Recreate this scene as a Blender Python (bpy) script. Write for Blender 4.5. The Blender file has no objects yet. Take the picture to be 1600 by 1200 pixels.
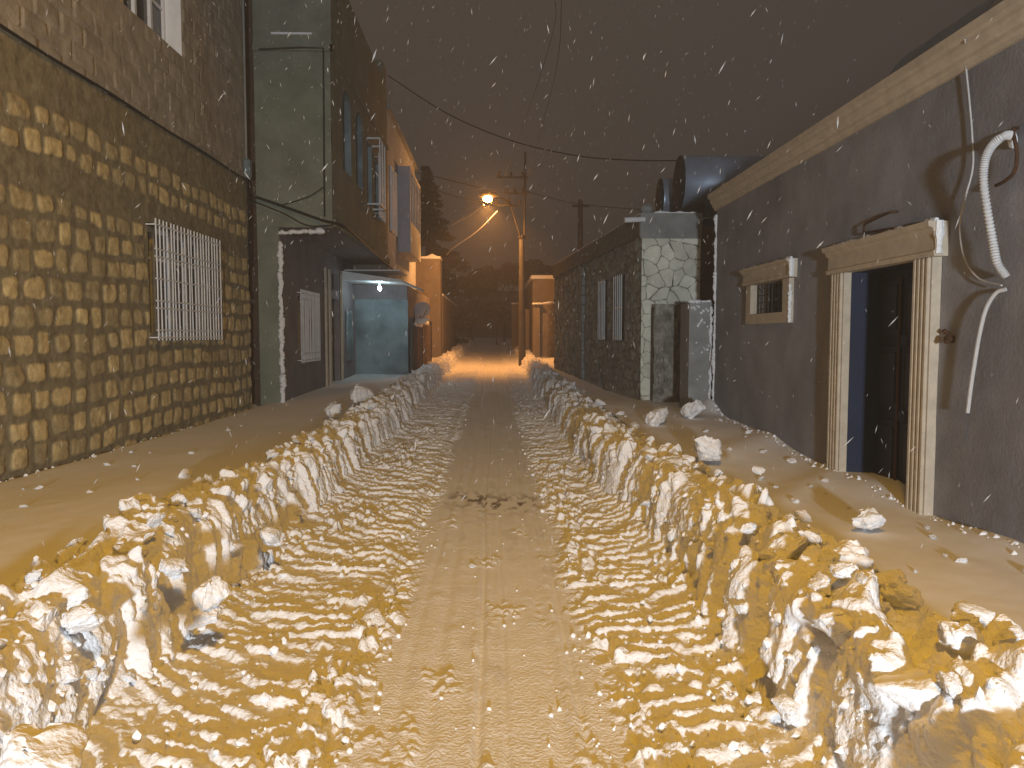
import bpy, math, random
import numpy as np
from mathutils import Vector, Matrix, Euler
random.seed(7); R = random.Random(11); rng = np.random.default_rng(5)
S = bpy.context.scene
COL = S.collection

# ------------------------------------------------------------------ camera
CAM = Vector((0, 0, 1.65)); F = 1202.0
YAW, PITCH = math.radians(-1.335), math.radians(-3.62)
cam = bpy.data.cameras.new('camera'); co = bpy.data.objects.new('camera', cam); COL.objects.link(co)
cam.sensor_width = 36; cam.lens = 36*F/1600; cam.clip_start = .05; cam.clip_end = 600
co.location = CAM; co.rotation_euler = Euler((math.pi/2+PITCH, 0, YAW), 'XYZ'); S.camera = co
MR = co.rotation_euler.to_matrix()
def ray(px, py): return (MR @ Vector(((px-800)/F, -(py-600)/F, -1))).normalized()
def at_y(px, py, Y): r = ray(px, py); return CAM + r*(Y/r.y)
def at_x(px, py, X): r = ray(px, py); return CAM + r*(X/r.x)
def at_z(px, py, Z): r = ray(px, py); return CAM + r*((Z-1.65)/r.z)

# ------------------------------------------------------------------ noise
def _h(ix, iy, s):
    n = (ix.astype(np.int64)*374761393 + iy.astype(np.int64)*668265263 + s*974634777) & 0xffffffff
    n = ((n ^ (n >> 13))*1274126177) & 0xffffffff
    n = ((n ^ (n >> 16))*2246822519) & 0xffffffff
    return ((n ^ (n >> 15)) & 0xffffff)/float(0xffffff)
def vn(x, y, s=0):
    ix, iy = np.floor(x), np.floor(y); fx, fy = x-ix, y-iy
    fx = fx*fx*fx*(fx*(fx*6-15)+10); fy = fy*fy*fy*(fy*(fy*6-15)+10)
    a, b, c, d = _h(ix, iy, s), _h(ix+1, iy, s), _h(ix, iy+1, s), _h(ix+1, iy+1, s)
    return ((a*(1-fx)+b*fx)*(1-fy)+(c*(1-fx)+d*fx)*fy)*2-1
def fbm(x, y, s=0, o=4, g=.5):
    t = 0; a = 1; m = 0
    for k in range(o):
        t = t+a*vn(x*2**k+k*17.3, y*2**k-k*9.1, s+k); m += a; a *= g
    return t/m
def facets(x, y, s=0, tilt=.9, crease=.5):
    """broken, faceted lumps: every cell a tilted plane"""
    ix, iy = np.floor(x), np.floor(y)
    f1 = np.full(x.shape, 9.); f2 = f1.copy(); hh = np.zeros(x.shape)
    for dx in (-1, 0, 1):
        for dy in (-1, 0, 1):
            cx, cy = ix+dx, iy+dy
            px = cx+.1+.8*_h(cx, cy, s); py = cy+.1+.8*_h(cx, cy, s+1)
            d = (x-px)**2+(y-py)**2
            hv = _h(cx, cy, s+2)*2-1+tilt*((_h(cx, cy, s+3)*2-1)*(x-px)+(_h(cx, cy, s+4)*2-1)*(y-py))*2
            nr = d < f1
            f2 = np.where(nr, f1, np.minimum(f2, d)); hh = np.where(nr, hv, hh); f1 = np.where(nr, d, f1)
    e = np.sqrt(f2)-np.sqrt(f1)
    return hh - crease*np.exp(-e*9), e
def sst(a, b, x):
    t = np.clip((x-a)/(b-a), 0, 1); return t*t*(3-2*t)

# ------------------------------------------------------------------ materials
def mat(name, col, rough=.8, var=.15, scale=3., bump=0., bscale=40., metal=0., spec=.3, col2=None, attr=None, c2scale=None):
    m = bpy.data.materials.new(name); m.use_nodes = True; nt = m.node_tree; N, L = nt.nodes, nt.links
    b = N['Principled BSDF']; b.inputs['Roughness'].default_value = rough; b.inputs['Metallic'].default_value = metal
    b.inputs['Specular IOR Level'].default_value = spec
    tc = N.new('ShaderNodeTexCoord')
    n1 = N.new('ShaderNodeTexNoise'); n1.inputs['Scale'].default_value = scale; n1.inputs['Detail'].default_value = 6; n1.inputs['Roughness'].default_value = .62
    L.new(tc.outputs['Object'], n1.inputs['Vector'])
    mr = N.new('ShaderNodeMapRange'); mr.inputs[1].default_value = .3; mr.inputs[2].default_value = .7; mr.inputs[3].default_value = 1-var; mr.inputs[4].default_value = 1+var
    L.new(n1.outputs['Fac'], mr.inputs[0])
    mx = N.new('ShaderNodeMix'); mx.data_type = 'RGBA'; mx.blend_type = 'MULTIPLY'; mx.inputs[0].default_value = 1
    L.new(mr.outputs[0], mx.inputs[7])
    if attr:
        a = N.new('ShaderNodeAttribute'); a.attribute_name = attr
        m2 = N.new('ShaderNodeMix'); m2.data_type = 'RGBA'; m2.inputs[6].default_value = (*col, 1); m2.inputs[7].default_value = (*col2, 1)
        L.new(a.outputs['Fac'], m2.inputs[0]); L.new(m2.outputs[2], mx.inputs[6])
    elif col2:
        n3 = N.new('ShaderNodeTexNoise'); n3.inputs['Scale'].default_value = c2scale or scale*.4; n3.inputs['Detail'].default_value = 5
        L.new(tc.outputs['Object'], n3.inputs['Vector'])
        r3 = N.new('ShaderNodeMapRange'); r3.inputs[1].default_value = .42; r3.inputs[2].default_value = .6; L.new(n3.outputs['Fac'], r3.inputs[0])
        m2 = N.new('ShaderNodeMix'); m2.data_type = 'RGBA'; m2.inputs[6].default_value = (*col, 1); m2.inputs[7].default_value = (*col2, 1)
        L.new(r3.outputs[0], m2.inputs[0]); L.new(m2.outputs[2], mx.inputs[6])
    else: mx.inputs[6].default_value = (*col, 1)
    L.new(mx.outputs[2], b.inputs['Base Color'])
    if bump:
        n2 = N.new('ShaderNodeTexNoise'); n2.inputs['Scale'].default_value = bscale; n2.inputs['Detail'].default_value = 4
        L.new(tc.outputs['Object'], n2.inputs['Vector'])
        bp = N.new('ShaderNodeBump'); bp.inputs['Distance'].default_value = bump; bp.inputs['Strength'].default_value = 1
        L.new(n2.outputs['Fac'], bp.inputs['Height']); L.new(bp.outputs['Normal'], b.inputs['Normal'])
    return m
def emis(name, col, s):
    m = bpy.data.materials.new(name); m.use_nodes = True; b = m.node_tree.nodes['Principled BSDF']
    b.inputs['Base Color'].default_value = (*col, 1); b.inputs['Emission Color'].default_value = (*col, 1); b.inputs['Emission Strength'].default_value = s
    return m
SNOW = (.86, .87, .89)
M = dict(
 snow=mat('snow', SNOW, .95, .03, 5, .016, 42, spec=.03),
 softsnow=mat('windblown snow', SNOW, .8, .03, 2, .0015, 130, spec=.1),
 roadsnow=mat('road snow', SNOW, .9, .04, 4, .009, 55, spec=.04, col2=(.13, .085, .055), attr='dirt'),
 chunk=mat('snow lumps', (.88, .89, .91), .95, .03, 5, .010, 7, spec=.03),
 stone=mat('stone and mortar', (.25, .215, .135), .9, .35, 7, .006, 45, col2=(.66, .53, .27), attr='stone'),
 block=mat('concrete blocks', (.35, .31, .25), .92, .28, 4, .006, 35),
 greenplaster=mat('weathered green plaster', (.20, .215, .165), .9, .25, 1.4, .003, 40),
 greyplaster=mat('grey plaster', (.21, .19, .20), .9, .22, 1.6, .003, 40),
 purpleplaster=mat('mauve grey plaster', (.285, .285, .31), .9, .22, 1.6, .004, 30, col2=(.225, .225, .25), c2scale=.55),
 darkwall=mat('bare dark wall', (.075, .05, .035), .95, .3, 3, .006, 20),
 trim=mat('tan cut stone', (.52, .45, .35), .8, .14, 8, .002, 60),
 white=mat('white paint', (.72, .74, .76), .55, .07, 6, .001, 60),
 glass=mat('dark glass', (.012, .013, .016), .12, .1, 3, spec=.6),
 door=mat('dark brown door', (.018, .011, .008), .4, .3, 4, .001, 30, spec=.3),
 bluepaint=mat('blue painted metal', (.010, .017, .042), .45, .2, 3, .001, 30, spec=.5),
 bluewall=mat('blue grey painted wall', (.23, .31, .34), .8, .25, 2.5, .003, 30, col2=(.13, .18, .20), c2scale=1.1),
 paneling=mat('pale cladding', (.42, .44, .50), .7, .15, 2, .002, 20),
 tank=mat('galvanised steel', (.42, .50, .62), .38, .16, 2.2, .001, 8, metal=.55, spec=.5),
 tankend=mat('shaded steel', (.04, .04, .04), .85, .3, 3, .002, 8, metal=.0, spec=.1),  # near-black colour puts the shade into the crosswise tanks' ends
 concrete=mat('concrete', (.26, .27, .26), .9, .2, 3, .004, 40),
 brownwall=mat('brown rough wall', (.12, .07, .035), .95, .35, 3, .008, 15),
 rough=mat('rough dark stone', (.17, .16, .13), .95, .4, 8, .012, 30, col2=(.42, .40, .33), attr='stone'),
 flag=mat('cream flagstone', (.09, .085, .07), .85, .14, 5, .003, 50, col2=(.80, .80, .67), attr='stone'),
 wood=mat('brown sheet metal', (.13, .095, .08), .7, .3, 3, .002, 30),
 darkmetal=mat('dark metal', (.045, .04, .035), .5, .2, 6, .001, 40, metal=.6),
 rust=mat('rusty iron', (.10, .05, .025), .8, .4, 30, .001, 80, metal=.4),
 cable=mat('black cable', (.015, .014, .013), .6, .1),
 whitecable=mat('pale cable', (.55, .54, .53), .5, .1, 20),
 hose=mat('ribbed white hose', (.62, .62, .62), .5, .12, 25),
 pole=mat('concrete pole', (.075, .07, .065), .9, .2, 5, .003, 40),
 bark=mat('bark', (.06, .045, .03), .95, .3, 10, .01, 20),
 needles=mat('dark needles', (.045, .05, .03), .8, .35, 3),
 twigs=mat('bare twigs', (.10, .07, .045), .9, .3, 3),
 olive=mat('olive leaves', (.11, .12, .05), .8, .35, 4),
 farwall=mat('sandy plaster', (.21, .18, .14), .9, .2, 2, .003, 30),
 ceramic=mat('insulator', (.05, .035, .03), .3, .1),
 lampglow=emis('sodium lamp glass', (1, .45, .07), 150),
 coolglow=emis('cool white lamp glass', (.72, .95, 1), 130),
)

# ------------------------------------------------------------------ mesh tools
def tag(o, label=None, cat=None, group=None, kind=None):
    if label: o['label'] = label
    if cat: o['category'] = cat
    if group: o['group'] = group
    if kind: o['kind'] = kind
    return o
def empty(name, loc, label, cat, group=None):
    o = bpy.data.objects.new(name, None); o.location = loc; o.empty_display_size = .2; COL.objects.link(o)
    bpy.context.view_layer.update()
    return tag(o, label, cat, group)
def link(name, me, m, parent=None):
    me.materials.append(m); o = bpy.data.objects.new(name, me); COL.objects.link(o)
    if parent is not None:
        o.parent = parent
        p = Matrix.Identity(4); q = parent
        while q is not None: p = Matrix.Translation(q.location) @ p if q.type == 'EMPTY' else p; q = q.parent
        o.matrix_parent_inverse = p.inverted() if parent.type == 'EMPTY' else Matrix.Identity(4)
        if parent.type != 'EMPTY': o.matrix_parent_inverse = Matrix.Identity(4)
    return o
class MB:
    def __init__(s): s.v = []; s.f = []
    def add(s, v, f):
        n = len(s.v); s.v += [tuple(p) for p in v]; s.f += [tuple(i+n for i in q) for q in f]; return s
    def box(s, a, b, bev=0.):
        (x0, y0, z0), (x1, y1, z1) = [[min(p, q) for p, q in zip(a, b)], [max(p, q) for p, q in zip(a, b)]]
        if bev:
            e = min(bev, (x1-x0)*.3, (y1-y0)*.3, (z1-z0)*.3)
            pts = []
            for X, sx in ((x0, 1), (x1, -1)):
                for Y, sy in ((y0, 1), (y1, -1)):
                    for Z, sz in ((z0, 1), (z1, -1)):
                        pts += [(X, Y+sy*e, Z+sz*e), (X+sx*e, Y, Z+sz*e), (X+sx*e, Y+sy*e, Z)]
            import bmesh
            bm = bmesh.new()
            for p in pts: bm.verts.new(p)
            bmesh.ops.convex_hull(bm, input=bm.verts)
            bm.verts.index_update()
            s.add([v.co for v in bm.verts], [[v.index for v in f.verts] for f in bm.faces]); bm.free()
            return s
        return s.add([(x0,y0,z0),(x1,y0,z0),(x1,y1,z0),(x0,y1,z0),(x0,y0,z1),(x1,y0,z1),(x1,y1,z1),(x0,y1,z1)],
              [(0,3,2,1),(4,5,6,7),(0,1,5,4),(1,2,6,5),(2,3,7,6),(3,0,4,7)])
    def prism(s, poly, d):   # poly: 3D points, extruded by d
        n = len(poly); d = Vector(d); v = [Vector(p) for p in poly]; v += [p+d for p in v]
        return s.add(v, [tuple(range(n))[::-1], tuple(range(n, 2*n))] + [(i, (i+1) % n, (i+1) % n+n, i+n) for i in range(n)])
    def tube(s, pts, r, n=8, ribs=0):
        pts = [Vector(p) for p in pts]
        if isinstance(r, (int, float)): r = [r]*len(pts)
        elif len(pts) > 9 and max(r) < .2 and len(set(r)) > 6:   # crusted snow: finer, rougher
            P2, r2 = [], []
            for i in range(len(pts)-1):
                for k in range(3):
                    f = k/3; P2.append(pts[i].lerp(pts[i+1], f)+Vector([R.uniform(-.16, .16)*r[i] for _ in range(3)])); r2.append((r[i]*(1-f)+r[i+1]*f)*R.uniform(.72, 1.15))
            pts, r = P2+[pts[-1]], r2+[r[-1]*.5]
        up = Vector((0.13, .21, .97)); rings = []
        for i, p in enumerate(pts):
            t = (pts[min(i+1, len(pts)-1)]-pts[max(i-1, 0)]).normalized()
            a = t.cross(up)
            if a.length < .1: a = t.cross(Vector((1, .1, 0)))
            a.normalize(); b = t.cross(a)
            rings.append([p+(a*math.cos(2*math.pi*k/n)+b*math.sin(2*math.pi*k/n))*r[i] for k in range(n)])
        v = [q for g in rings for q in g]; m = len(pts)
        f = [(i*n+k, i*n+(k+1) % n, (i+1)*n+(k+1) % n, (i+1)*n+k) for i in range(m-1) for k in range(n)]
        f += [tuple(range(n))[::-1], tuple(range((m-1)*n, m*n))]
        return s.add(v, f)
    def build(s, name, m, parent=None, smooth=False):
        me = bpy.data.meshes.new(name); me.from_pydata(s.v, [], s.f); me.update()
        if smooth: me.polygons.foreach_set('use_smooth', [True]*len(me.polygons))
        import bmesh
        bm = bmesh.new(); bm.from_mesh(me); bmesh.ops.recalc_face_normals(bm, faces=bm.faces); bm.to_mesh(me); bm.free()
        if smooth:
            try: me.set_sharp_from_angle(angle=math.radians(40))
            except Exception: pass
        return link(name, me, m, parent)
def curve(pts, n=24):
    """Catmull-Rom through the points"""
    P = [Vector(p) for p in pts]; P = [P[0]*2-P[1]]+P+[P[-1]*2-P[-2]]; out = []
    for i in range(1, len(P)-2):
        for k in range(n):
            t = k/n; a, b, c, d = P[i-1:i+3]
            out.append(.5*((2*b)+(c-a)*t+(2*a-5*b+4*c-d)*t*t+(3*b-a-3*c+d)*t**3))
    return out+[P[-2]]
def sag(a, b, s, n=24):
    a, b = Vector(a), Vector(b); return [a.lerp(b, k/n)-Vector((0, 0, s*4*(k/n)*(1-k/n))) for k in range(n+1)]
def gridmesh(name, P, m, parent=None, attrs=None, keep=None, smooth=True, flip=False):
    """P: (rows, cols, 3)"""
    r, c = P.shape[:2]; me = bpy.data.meshes.new(name)
    idx = np.arange(r*c, dtype=np.int32).reshape(r, c)
    q = np.stack([idx[:-1, :-1], idx[:-1, 1:], idx[1:, 1:], idx[1:, :-1]], -1)
    if flip: q = q[..., ::-1]
    q = q[keep] if keep is not None else q.reshape(-1, 4)
    nf = len(q)
    me.vertices.add(r*c); me.vertices.foreach_set('co', np.ascontiguousarray(P, dtype=np.float32).ravel())
    me.loops.add(nf*4); me.loops.foreach_set('vertex_index', np.ascontiguousarray(q).ravel().astype(np.int32))
    me.polygons.add(nf); me.polygons.foreach_set('loop_start', np.arange(0, nf*4, 4, dtype=np.int32))
    me.update(calc_edges=True)
    if smooth: me.polygons.foreach_set('use_smooth', np.ones(nf, dtype=bool))
    for k, a in (attrs or {}).items():
        at = me.attributes.new(k, 'FLOAT', 'POINT'); at.data.foreach_set('value', np.ascontiguousarray(a, dtype=np.float32).ravel())
    me.validate()
    return link(name, me, m, parent)
def axis(lo, hi, step, must=()):
    a = list(np.arange(lo, hi, step))+[hi]+[m for m in must if lo < m < hi]
    a = sorted(set(round(float(v), 4) for v in a)); out = [a[0]]
    ms = set(round(float(m), 4) for m in must)
    for v in a[1:]:
        if v-out[-1] < step*.3:
            if v in ms: out[-1] = v
            continue
        out.append(v)
    return np.array(out)
def relief(name, O, U, V, Nn, us, vs, disp, m, parent, holes=(), attr=None, flip=False):
    u, v = np.meshgrid(us, vs)
    d = disp(u, v) if disp else np.zeros_like(u)
    at = None
    if isinstance(d, tuple): d, at = d
    for (a, b, c, e) in holes:
        dist = np.maximum(np.maximum(a-u, u-b), np.maximum(c-v, v-e)); k = sst(0, .06, dist); d = d*k
        if at is not None: at = at*k
    P = np.array(O)+u[..., None]*np.array(U)+v[..., None]*np.array(V)+d[..., None]*np.array(Nn)
    uc = (us[:-1]+us[1:])/2; vc = (vs[:-1]+vs[1:])/2; UC, VC = np.meshgrid(uc, vc)
    keep = np.ones(UC.shape, bool)
    for (a, b, c, e) in holes: keep &= ~((UC > a) & (UC < b) & (VC > c) & (VC < e))
    return gridmesh(name, P, m, parent, {attr: at} if attr else None, keep, flip=flip)
def reveal(holes, tf, depth):
    """inner faces of openings; tf(u, v, dep) -> point"""
    b = MB()
    for (a, c, e, g) in holes:
        q = [(a, e), (c, e), (c, g), (a, g)]
        v = [tf(u, w, -.002) for u, w in q]+[tf(u, w, depth) for u, w in q]
        b.add(v, [(i, (i+1) % 4, (i+1) % 4+4, i+4) for i in range(4)])
    return b

# ------------------------------------------------------------------ terrain
def zr(y): return .018*np.maximum(y-12, 0)+.25*np.exp(-((y-12)/3.)**2)*0
def zside_l(x, y):
    t = .27+.06*sst(9, 5, y)-.04*sst(10, 16, y)
    return zr(y)+t+.028*fbm(x*.7, y*.35, 3, 3)+.10*np.exp(-((x+3.2)/.5)**2)*sst(12, 8, y)*.3+.0035*fbm(x*9, y*4, 8, 3)+.002*fbm(x*30, y*22, 18, 3)-.07*np.exp(-((x+4.75)/.12)**2)
def zside_r(x, y):
    t = .22+.20*sst(6.5, 11.5, y)-.1*sst(13, 17, y)
    d = .05*np.exp(-((y-8.2-.9*(x-2))/.42)**2)*sst(1.9, 2.6, x)            # low drift ridges running out of the doorway
    d = d+.03*np.exp(-((y-6.3-1.1*(x-2.2))/.3)**2)*sst(1.9, 2.5, x)
    d = d+.22*np.exp(-((x-3.45)/.16)**2-((y-12.2)/.45)**2)                # spur against the corner
    d = d+.08*np.exp(-((x-3.6)/.45)**2-((y-7.0)/.6)**2)+.06*np.exp(-((x-3.5)/.2)**2)*sst(6, 5, y)
    return zr(y)+t+d+.028*fbm(x*.8+7, y*.4, 4, 3)+.0035*fbm(x*9, y*4, 9, 3)+.002*fbm(x*30, y*22, 19, 3)+.005*np.sin(y*4.2+x*5+2*fbm(x, y, 5))*sst(4, 5, y)*.5
def ysteps():
    ys = list(np.arange(-6, 1.6, .06)); y = 1.6
    while y < 70: ys.append(y); y += max(.011, .0015*y)
    ys += list(np.arange(70, 150, 2.)); return np.array(ys)
YS = ysteps()
XL, XR = -1.68, 1.30
def xbl(y): return XL+.10*fbm(y*.6, y*0+3, 21, 3)-.05*sst(6, 2, y)
def xbr(y): return XR+.08*fbm(y*.6, y*0+8, 22, 3)-.14*sst(5, 9, y)
# road
xs = np.arange(-1.95, 1.56, .0115)
x, y = np.meshgrid(xs, YS)
ml = sst(-.52, -.66, x+.10*fbm(x*2, y*1.1, 31))
mrr = sst(.44, .60, x+.12*fbm(x*2, y*1.1, 32)+.05*sst(8, 12, y))
mt = np.maximum(ml, mrr)
bend = np.where(x < 0, .9*.6*np.maximum(-.95-x, 0)**1.6-.25*np.exp(-((x+.62)/.12)**2), .7*np.maximum(x-.85, 0)**1.6)
wr = 1.1*fbm(x*1.2, y*.9, 33, 3)+.42*fbm(x*7, y*3.5, 34, 3)
pit = .135
ph = (y-bend)/pit+wr
fr = ph-np.floor(ph); cell = np.floor(ph)
rid = np.where(fr < .34, sst(0, .34, fr), 1-sst(.34, 1.0, fr))
brk = sst(-.25, .15, fbm(x*4.5, cell*1.7, 35, 3))
lum, _ = facets(x*11+.5*fbm(x*3, y*3, 2), y*9, 36, .8, .4)
lum2, _ = facets(x*26, y*22, 41, .8, .4)
rub = sst(.06, .34, fbm(x*1.6, y*.9, 37, 3)+.35*np.exp(-((x-.68)/.16)**2)+.25*np.exp(-((x+.62)/.1)**2)-.08)
z = zr(y)+mt*(.034*rid*(.25+.75*brk)*(1-.5*rub)+.034*rub*(lum+.2)+(.005+.006*rub)*lum2+.012*fbm(x*15, y*15, 38, 4, .62)+.006*np.maximum(facets(x*38, y*34, 43, 1, .3)[0]-.2, 0)+.012*fbm(x*3, y*2.4, 40, 3))
z = z+mt*.012*fbm(x*2.2, y*1.3, 39)
cen = 1-mt
for (cx, w, a) in ((-.30, .03, .012), (-.085, .016, .018), (.06, .012, .01), (.27, .03, .012), (.385, .018, .014), (-.43, .02, .008)):
    xc = cx+.035*fbm(y*.25, y*0+cx*9, 44, 2)
    g = np.exp(-((x-xc)/w)**2); z = z-cen*a*g+cen*.5*a*np.exp(-((np.abs(x-xc)-w*2)/w)**2)*(1+.5*vn(y*9, x*8, 45))
tread = np.exp(-((x-.30)/.07)**2)+np.exp(-((x+.27)/.07)**2)
z = z+cen*(.0009*tread*np.sin(y*2*math.pi/.06+3*vn(x*6, y, 4))*sst(-.2, .3, vn(y*.6, x, 47))+.0022*fbm(x*3, y*5, 46, 4)+.0014*fbm(x*34, y*28, 48, 3))
z = z+cen*.010*np.maximum(lum2, 0)*sst(.25, .5, fbm(x*5, y*2, 49, 3))
inr = sst(.0, .35, x-(xbr(y)-.2)); inl = sst(.0, .35, (xbl(y)+.2)-x)
z = z+.05*(inl+inr)*mt-.12*(sst(.3, .5, x-(xbr(y)-.2))+sst(.3, .5, xbl(y)+.2-x))*0
dirt = np.exp(-(((y-7.6)+.2*vn(x*5, x*0, 3))/.36)**2)*sst(-.55, -.35, x)*sst(.55, .30, x)*(.85*sst(-.02, .35, fbm(x*20, y*8, 50, 4)+.06))
dirt = dirt+.10*sst(.25, .6, fbm(x*8, y*3, 52, 4))*cen
z_road = z
gridmesh('road', np.stack([x, y, z], -1), M['roadsnow'], attrs={'dirt': np.clip(dirt, 0, 1)})
road = bpy.data.objects['road']; tag(road, kind='structure')
def road_z(px, py): return float(zr(np.array(py)))

# banks
BANK = {}
def bank(name, side, xb, label):
    ctrl_t = np.array([0, .10, .22, .34, .44, .54, .66, .8, .92, 1.])
    ctrl_o = np.array([-.06, .01, .05, .10, .20, .42, .56, .72, .86, 1.0])
    ctrl_z = np.array([-.05, .07, .22, .36, .45, .455, .40, .33, .27, .18])
    T = np.linspace(0, 1, 150)
    def sm(a):
        f = np.interp(T, ctrl_t, a); k = np.hanning(15); k /= k.sum()
        return np.convolve(np.pad(f, 7, mode='edge'), k, 'valid')
    o, zz = sm(ctrl_o), sm(ctrl_z)
    do, dz = np.gradient(o), np.gradient(zz); l = np.hypot(do, dz); no, nz = -dz/l, do/l
    s = np.concatenate([[0], np.cumsum(np.hypot(np.diff(o), np.diff(zz)))])
    ys = YS[(YS < 62)]
    t, y = np.meshgrid(T, ys); ss = np.broadcast_to(s, t.shape); sd = 60 if side < 0 else 80
    hmul = 1+.16*fbm(y*.7, y*0+1, sd, 3)+.13*sst(12, 4, y)-.15*sst(18, 40, y)
    face = sst(.0, .06, t)*sst(.50, .36, t); crest = sst(.24, .42, t)*sst(.98, .74, t)
    yw = y-(.30 if side < 0 else .25)*ss+.06*fbm(y*3, ss*3, sd+1)
    # slabs sheared off the face by the blade, each a little further out or in than the next
    sl, e = facets(yw*3.2+.25*fbm(y*3, ss*3, 4), ss*1.1+.4*vn(y*2, y*0, 4), sd+2, .6, .5)
    sl2, e2 = facets(yw*10+.5*fbm(y*4, ss*5, 9), ss*2.2, sd+3, .9, .45)
    fl = fbm(yw*16, ss*3.5, sd+4, 4)
    smooth = sst(.05, .35, fbm(y*1.1, ss*2, sd+5, 2))
    D = face*(.062*sl*(1-.3*smooth)+.026*sl2*(1-.7*smooth)+.014*fl*(1-.5*smooth))
    c1, e3 = facets(y*4.8+.6*fbm(y*3, ss*4, 5), ss*5.2, sd+6, 1.0, .6)
    c2, e4 = facets(y*11+.6*fbm(y*6, ss*8, 6), ss*12, sd+7, 1.0, .5)
    c3, e5 = facets(y*25, ss*26, sd+8, 1.0, .4)
    soft = sst(.02, .22, fbm(y*1.4+5, ss*2.2, sd+9, 3))
    D = D+crest*((1-.75*soft)*(.062*(c1+.1)+.026*c2)+(1-soft)*.008*c3)+(.4+.6*face)*.004*fbm(y*30, ss*30, sd+10, 3)+.03*fbm(y*1.2, ss*1.6, sd+11, 3)*sst(0, .1, t)
    D = D*sst(1, .9, t)
    for ax_ in (0, 1):
        for _ in range(1):
            E = np.pad(D, [(1, 1), (0, 0)] if ax_ == 0 else [(0, 0), (1, 1)], mode='edge')
            D = .25*(E[:-2]+E[2:])+.5*D if ax_ == 0 else .25*(E[:, :-2]+E[:, 2:])+.5*D
    D = D+(.3+.7*np.maximum(face, crest))*sst(1, .9, t)*(.007*fbm(y*22, ss*22, sd+12, 4, .65)+.009*np.maximum(facets(y*21+fbm(y*9, ss*9, 3), ss*17, sd+13, 1.1, .4)[0]-.1, 0))
    X = xb(y)+side*(o+no*D); Z = zr(y)+zz*hmul+nz*D
    zs = zside_l(X, y) if side < 0 else zside_r(X, y)
    k = sst(.62, 1.0, t); Z = Z*(1-k)+(zs-.03+.05*sst(1, .8, t)*(1+c2*.4))*k
    P = np.stack([X, y+.15*D*fl, Z], -1)
    ob = gridmesh(name, P, M['snow'], flip=side > 0)
    tag(ob, label, 'snow bank', 'ploughed snow banks along the street')
    BANK[side] = (P, T, ys)
bank('snow_bank', -1, xbl, 'long ploughed snow bank on the side of the mortared stone house')
bank('snow_bank', 1, xbr, 'long ploughed snow bank on the side of the mauve grey house')

# side snow sheets
def side_sheet(xs, ys, fn, name, flip=False):
    x, y = np.meshgrid(xs, ys); return gridmesh(name, np.stack([x, y, fn(x, y)], -1), M['softsnow'], flip=flip)
ysd = np.array(list(np.arange(-30, 1, .5))+list(np.arange(1, 16, .045))+list(np.arange(16, 40, .15))+list(np.arange(40, 190, 1.5)))
sl = side_sheet(np.array([-90, -60, -40, -25, -15, -10, -7]+list(np.arange(-5.2, -2.2, .04))), ysd, zside_l, 'snow_ground')
sr = side_sheet(np.array(list(np.arange(1.85, 4.2, .04))+[5, 7, 10, 15, 25, 40, 60, 90]), ysd, zside_r, 'snow_ground')
for o in (sl, sr): tag(o, kind='structure')
# the far end of the lane and the land beyond
fx, fy = np.meshgrid(np.linspace(-3, 3, 40), np.linspace(60, 190, 60))
tag(gridmesh('far_ground', np.stack([fx, fy, zr(fy)+.06*fbm(fx, fy*.3, 3)+.01+.3*sst(66, 90, fy)], -1), M['softsnow']), kind='structure')

# ------------------------------------------------------------------ left stone house
XW = -4.70; YE = 14.95
def stonework(u, v):
    y = u+.045*fbm(u*3, v*3, 101, 3); z = v+.035*fbm(u*2.2+5, v*3, 102, 3)+.10*fbm(u*.45, v*.25, 99, 3)
    pz = .287; row = np.floor(z/pz); fv = z/pz-row
    pu = .345+.04*_h(row, row*0, 103); off = _h(row, row*0+2, 104)*3
    uu = y/pu+off; c = np.floor(uu)
    e0 = c+.30*(_h(c, row, 105)-.5); e1 = c+1+.30*(_h(c+1, row, 105)-.5)
    lo = uu < e0; hi = uu > e1
    c = np.where(lo, c-1, np.where(hi, c+1, c)); e0 = c+.30*(_h(c, row, 105)-.5); e1 = c+1+.30*(_h(c+1, row, 105)-.5)
    w = (e1-e0)*pu; mg = .028+.030*_h(c, row, 106)
    du = np.abs(uu-(e0+e1)/2)*pu/np.maximum(w/2-mg, .03)
    hv = .5-(.10+.10*_h(c, row, 107)); dv = np.abs(fv-.5-.1*(_h(c, row, 108)-.5))/hv
    pw = 4.0+5*_h(c, row, 109)
    r = (du**pw+dv**pw)**(1/pw)+.16*fbm(u*9, v*9, 110, 2)
    mask = sst(1.06, .90, r)
    band = sst(3.10, 3.14, v+.05*fbm(u*1.5, v, 5))*sst(3.50, 3.46, v+.05*fbm(u*1.5, v, 5)); mask = mask*(1-band)*sst(4.08, 4.02, v)
    d = mask*(.010+.012*_h(c, row, 111)-.007*r**2+.006*fbm(u*12, v*12, 112, 3))+.014*fbm(u*3, v*3, 113, 4)+.004*fbm(u*22, v*22, 114, 2)
    tone = .35+.75*_h(c, row, 115)
    return d, np.clip(mask*tone, 0, 1.2)
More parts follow.
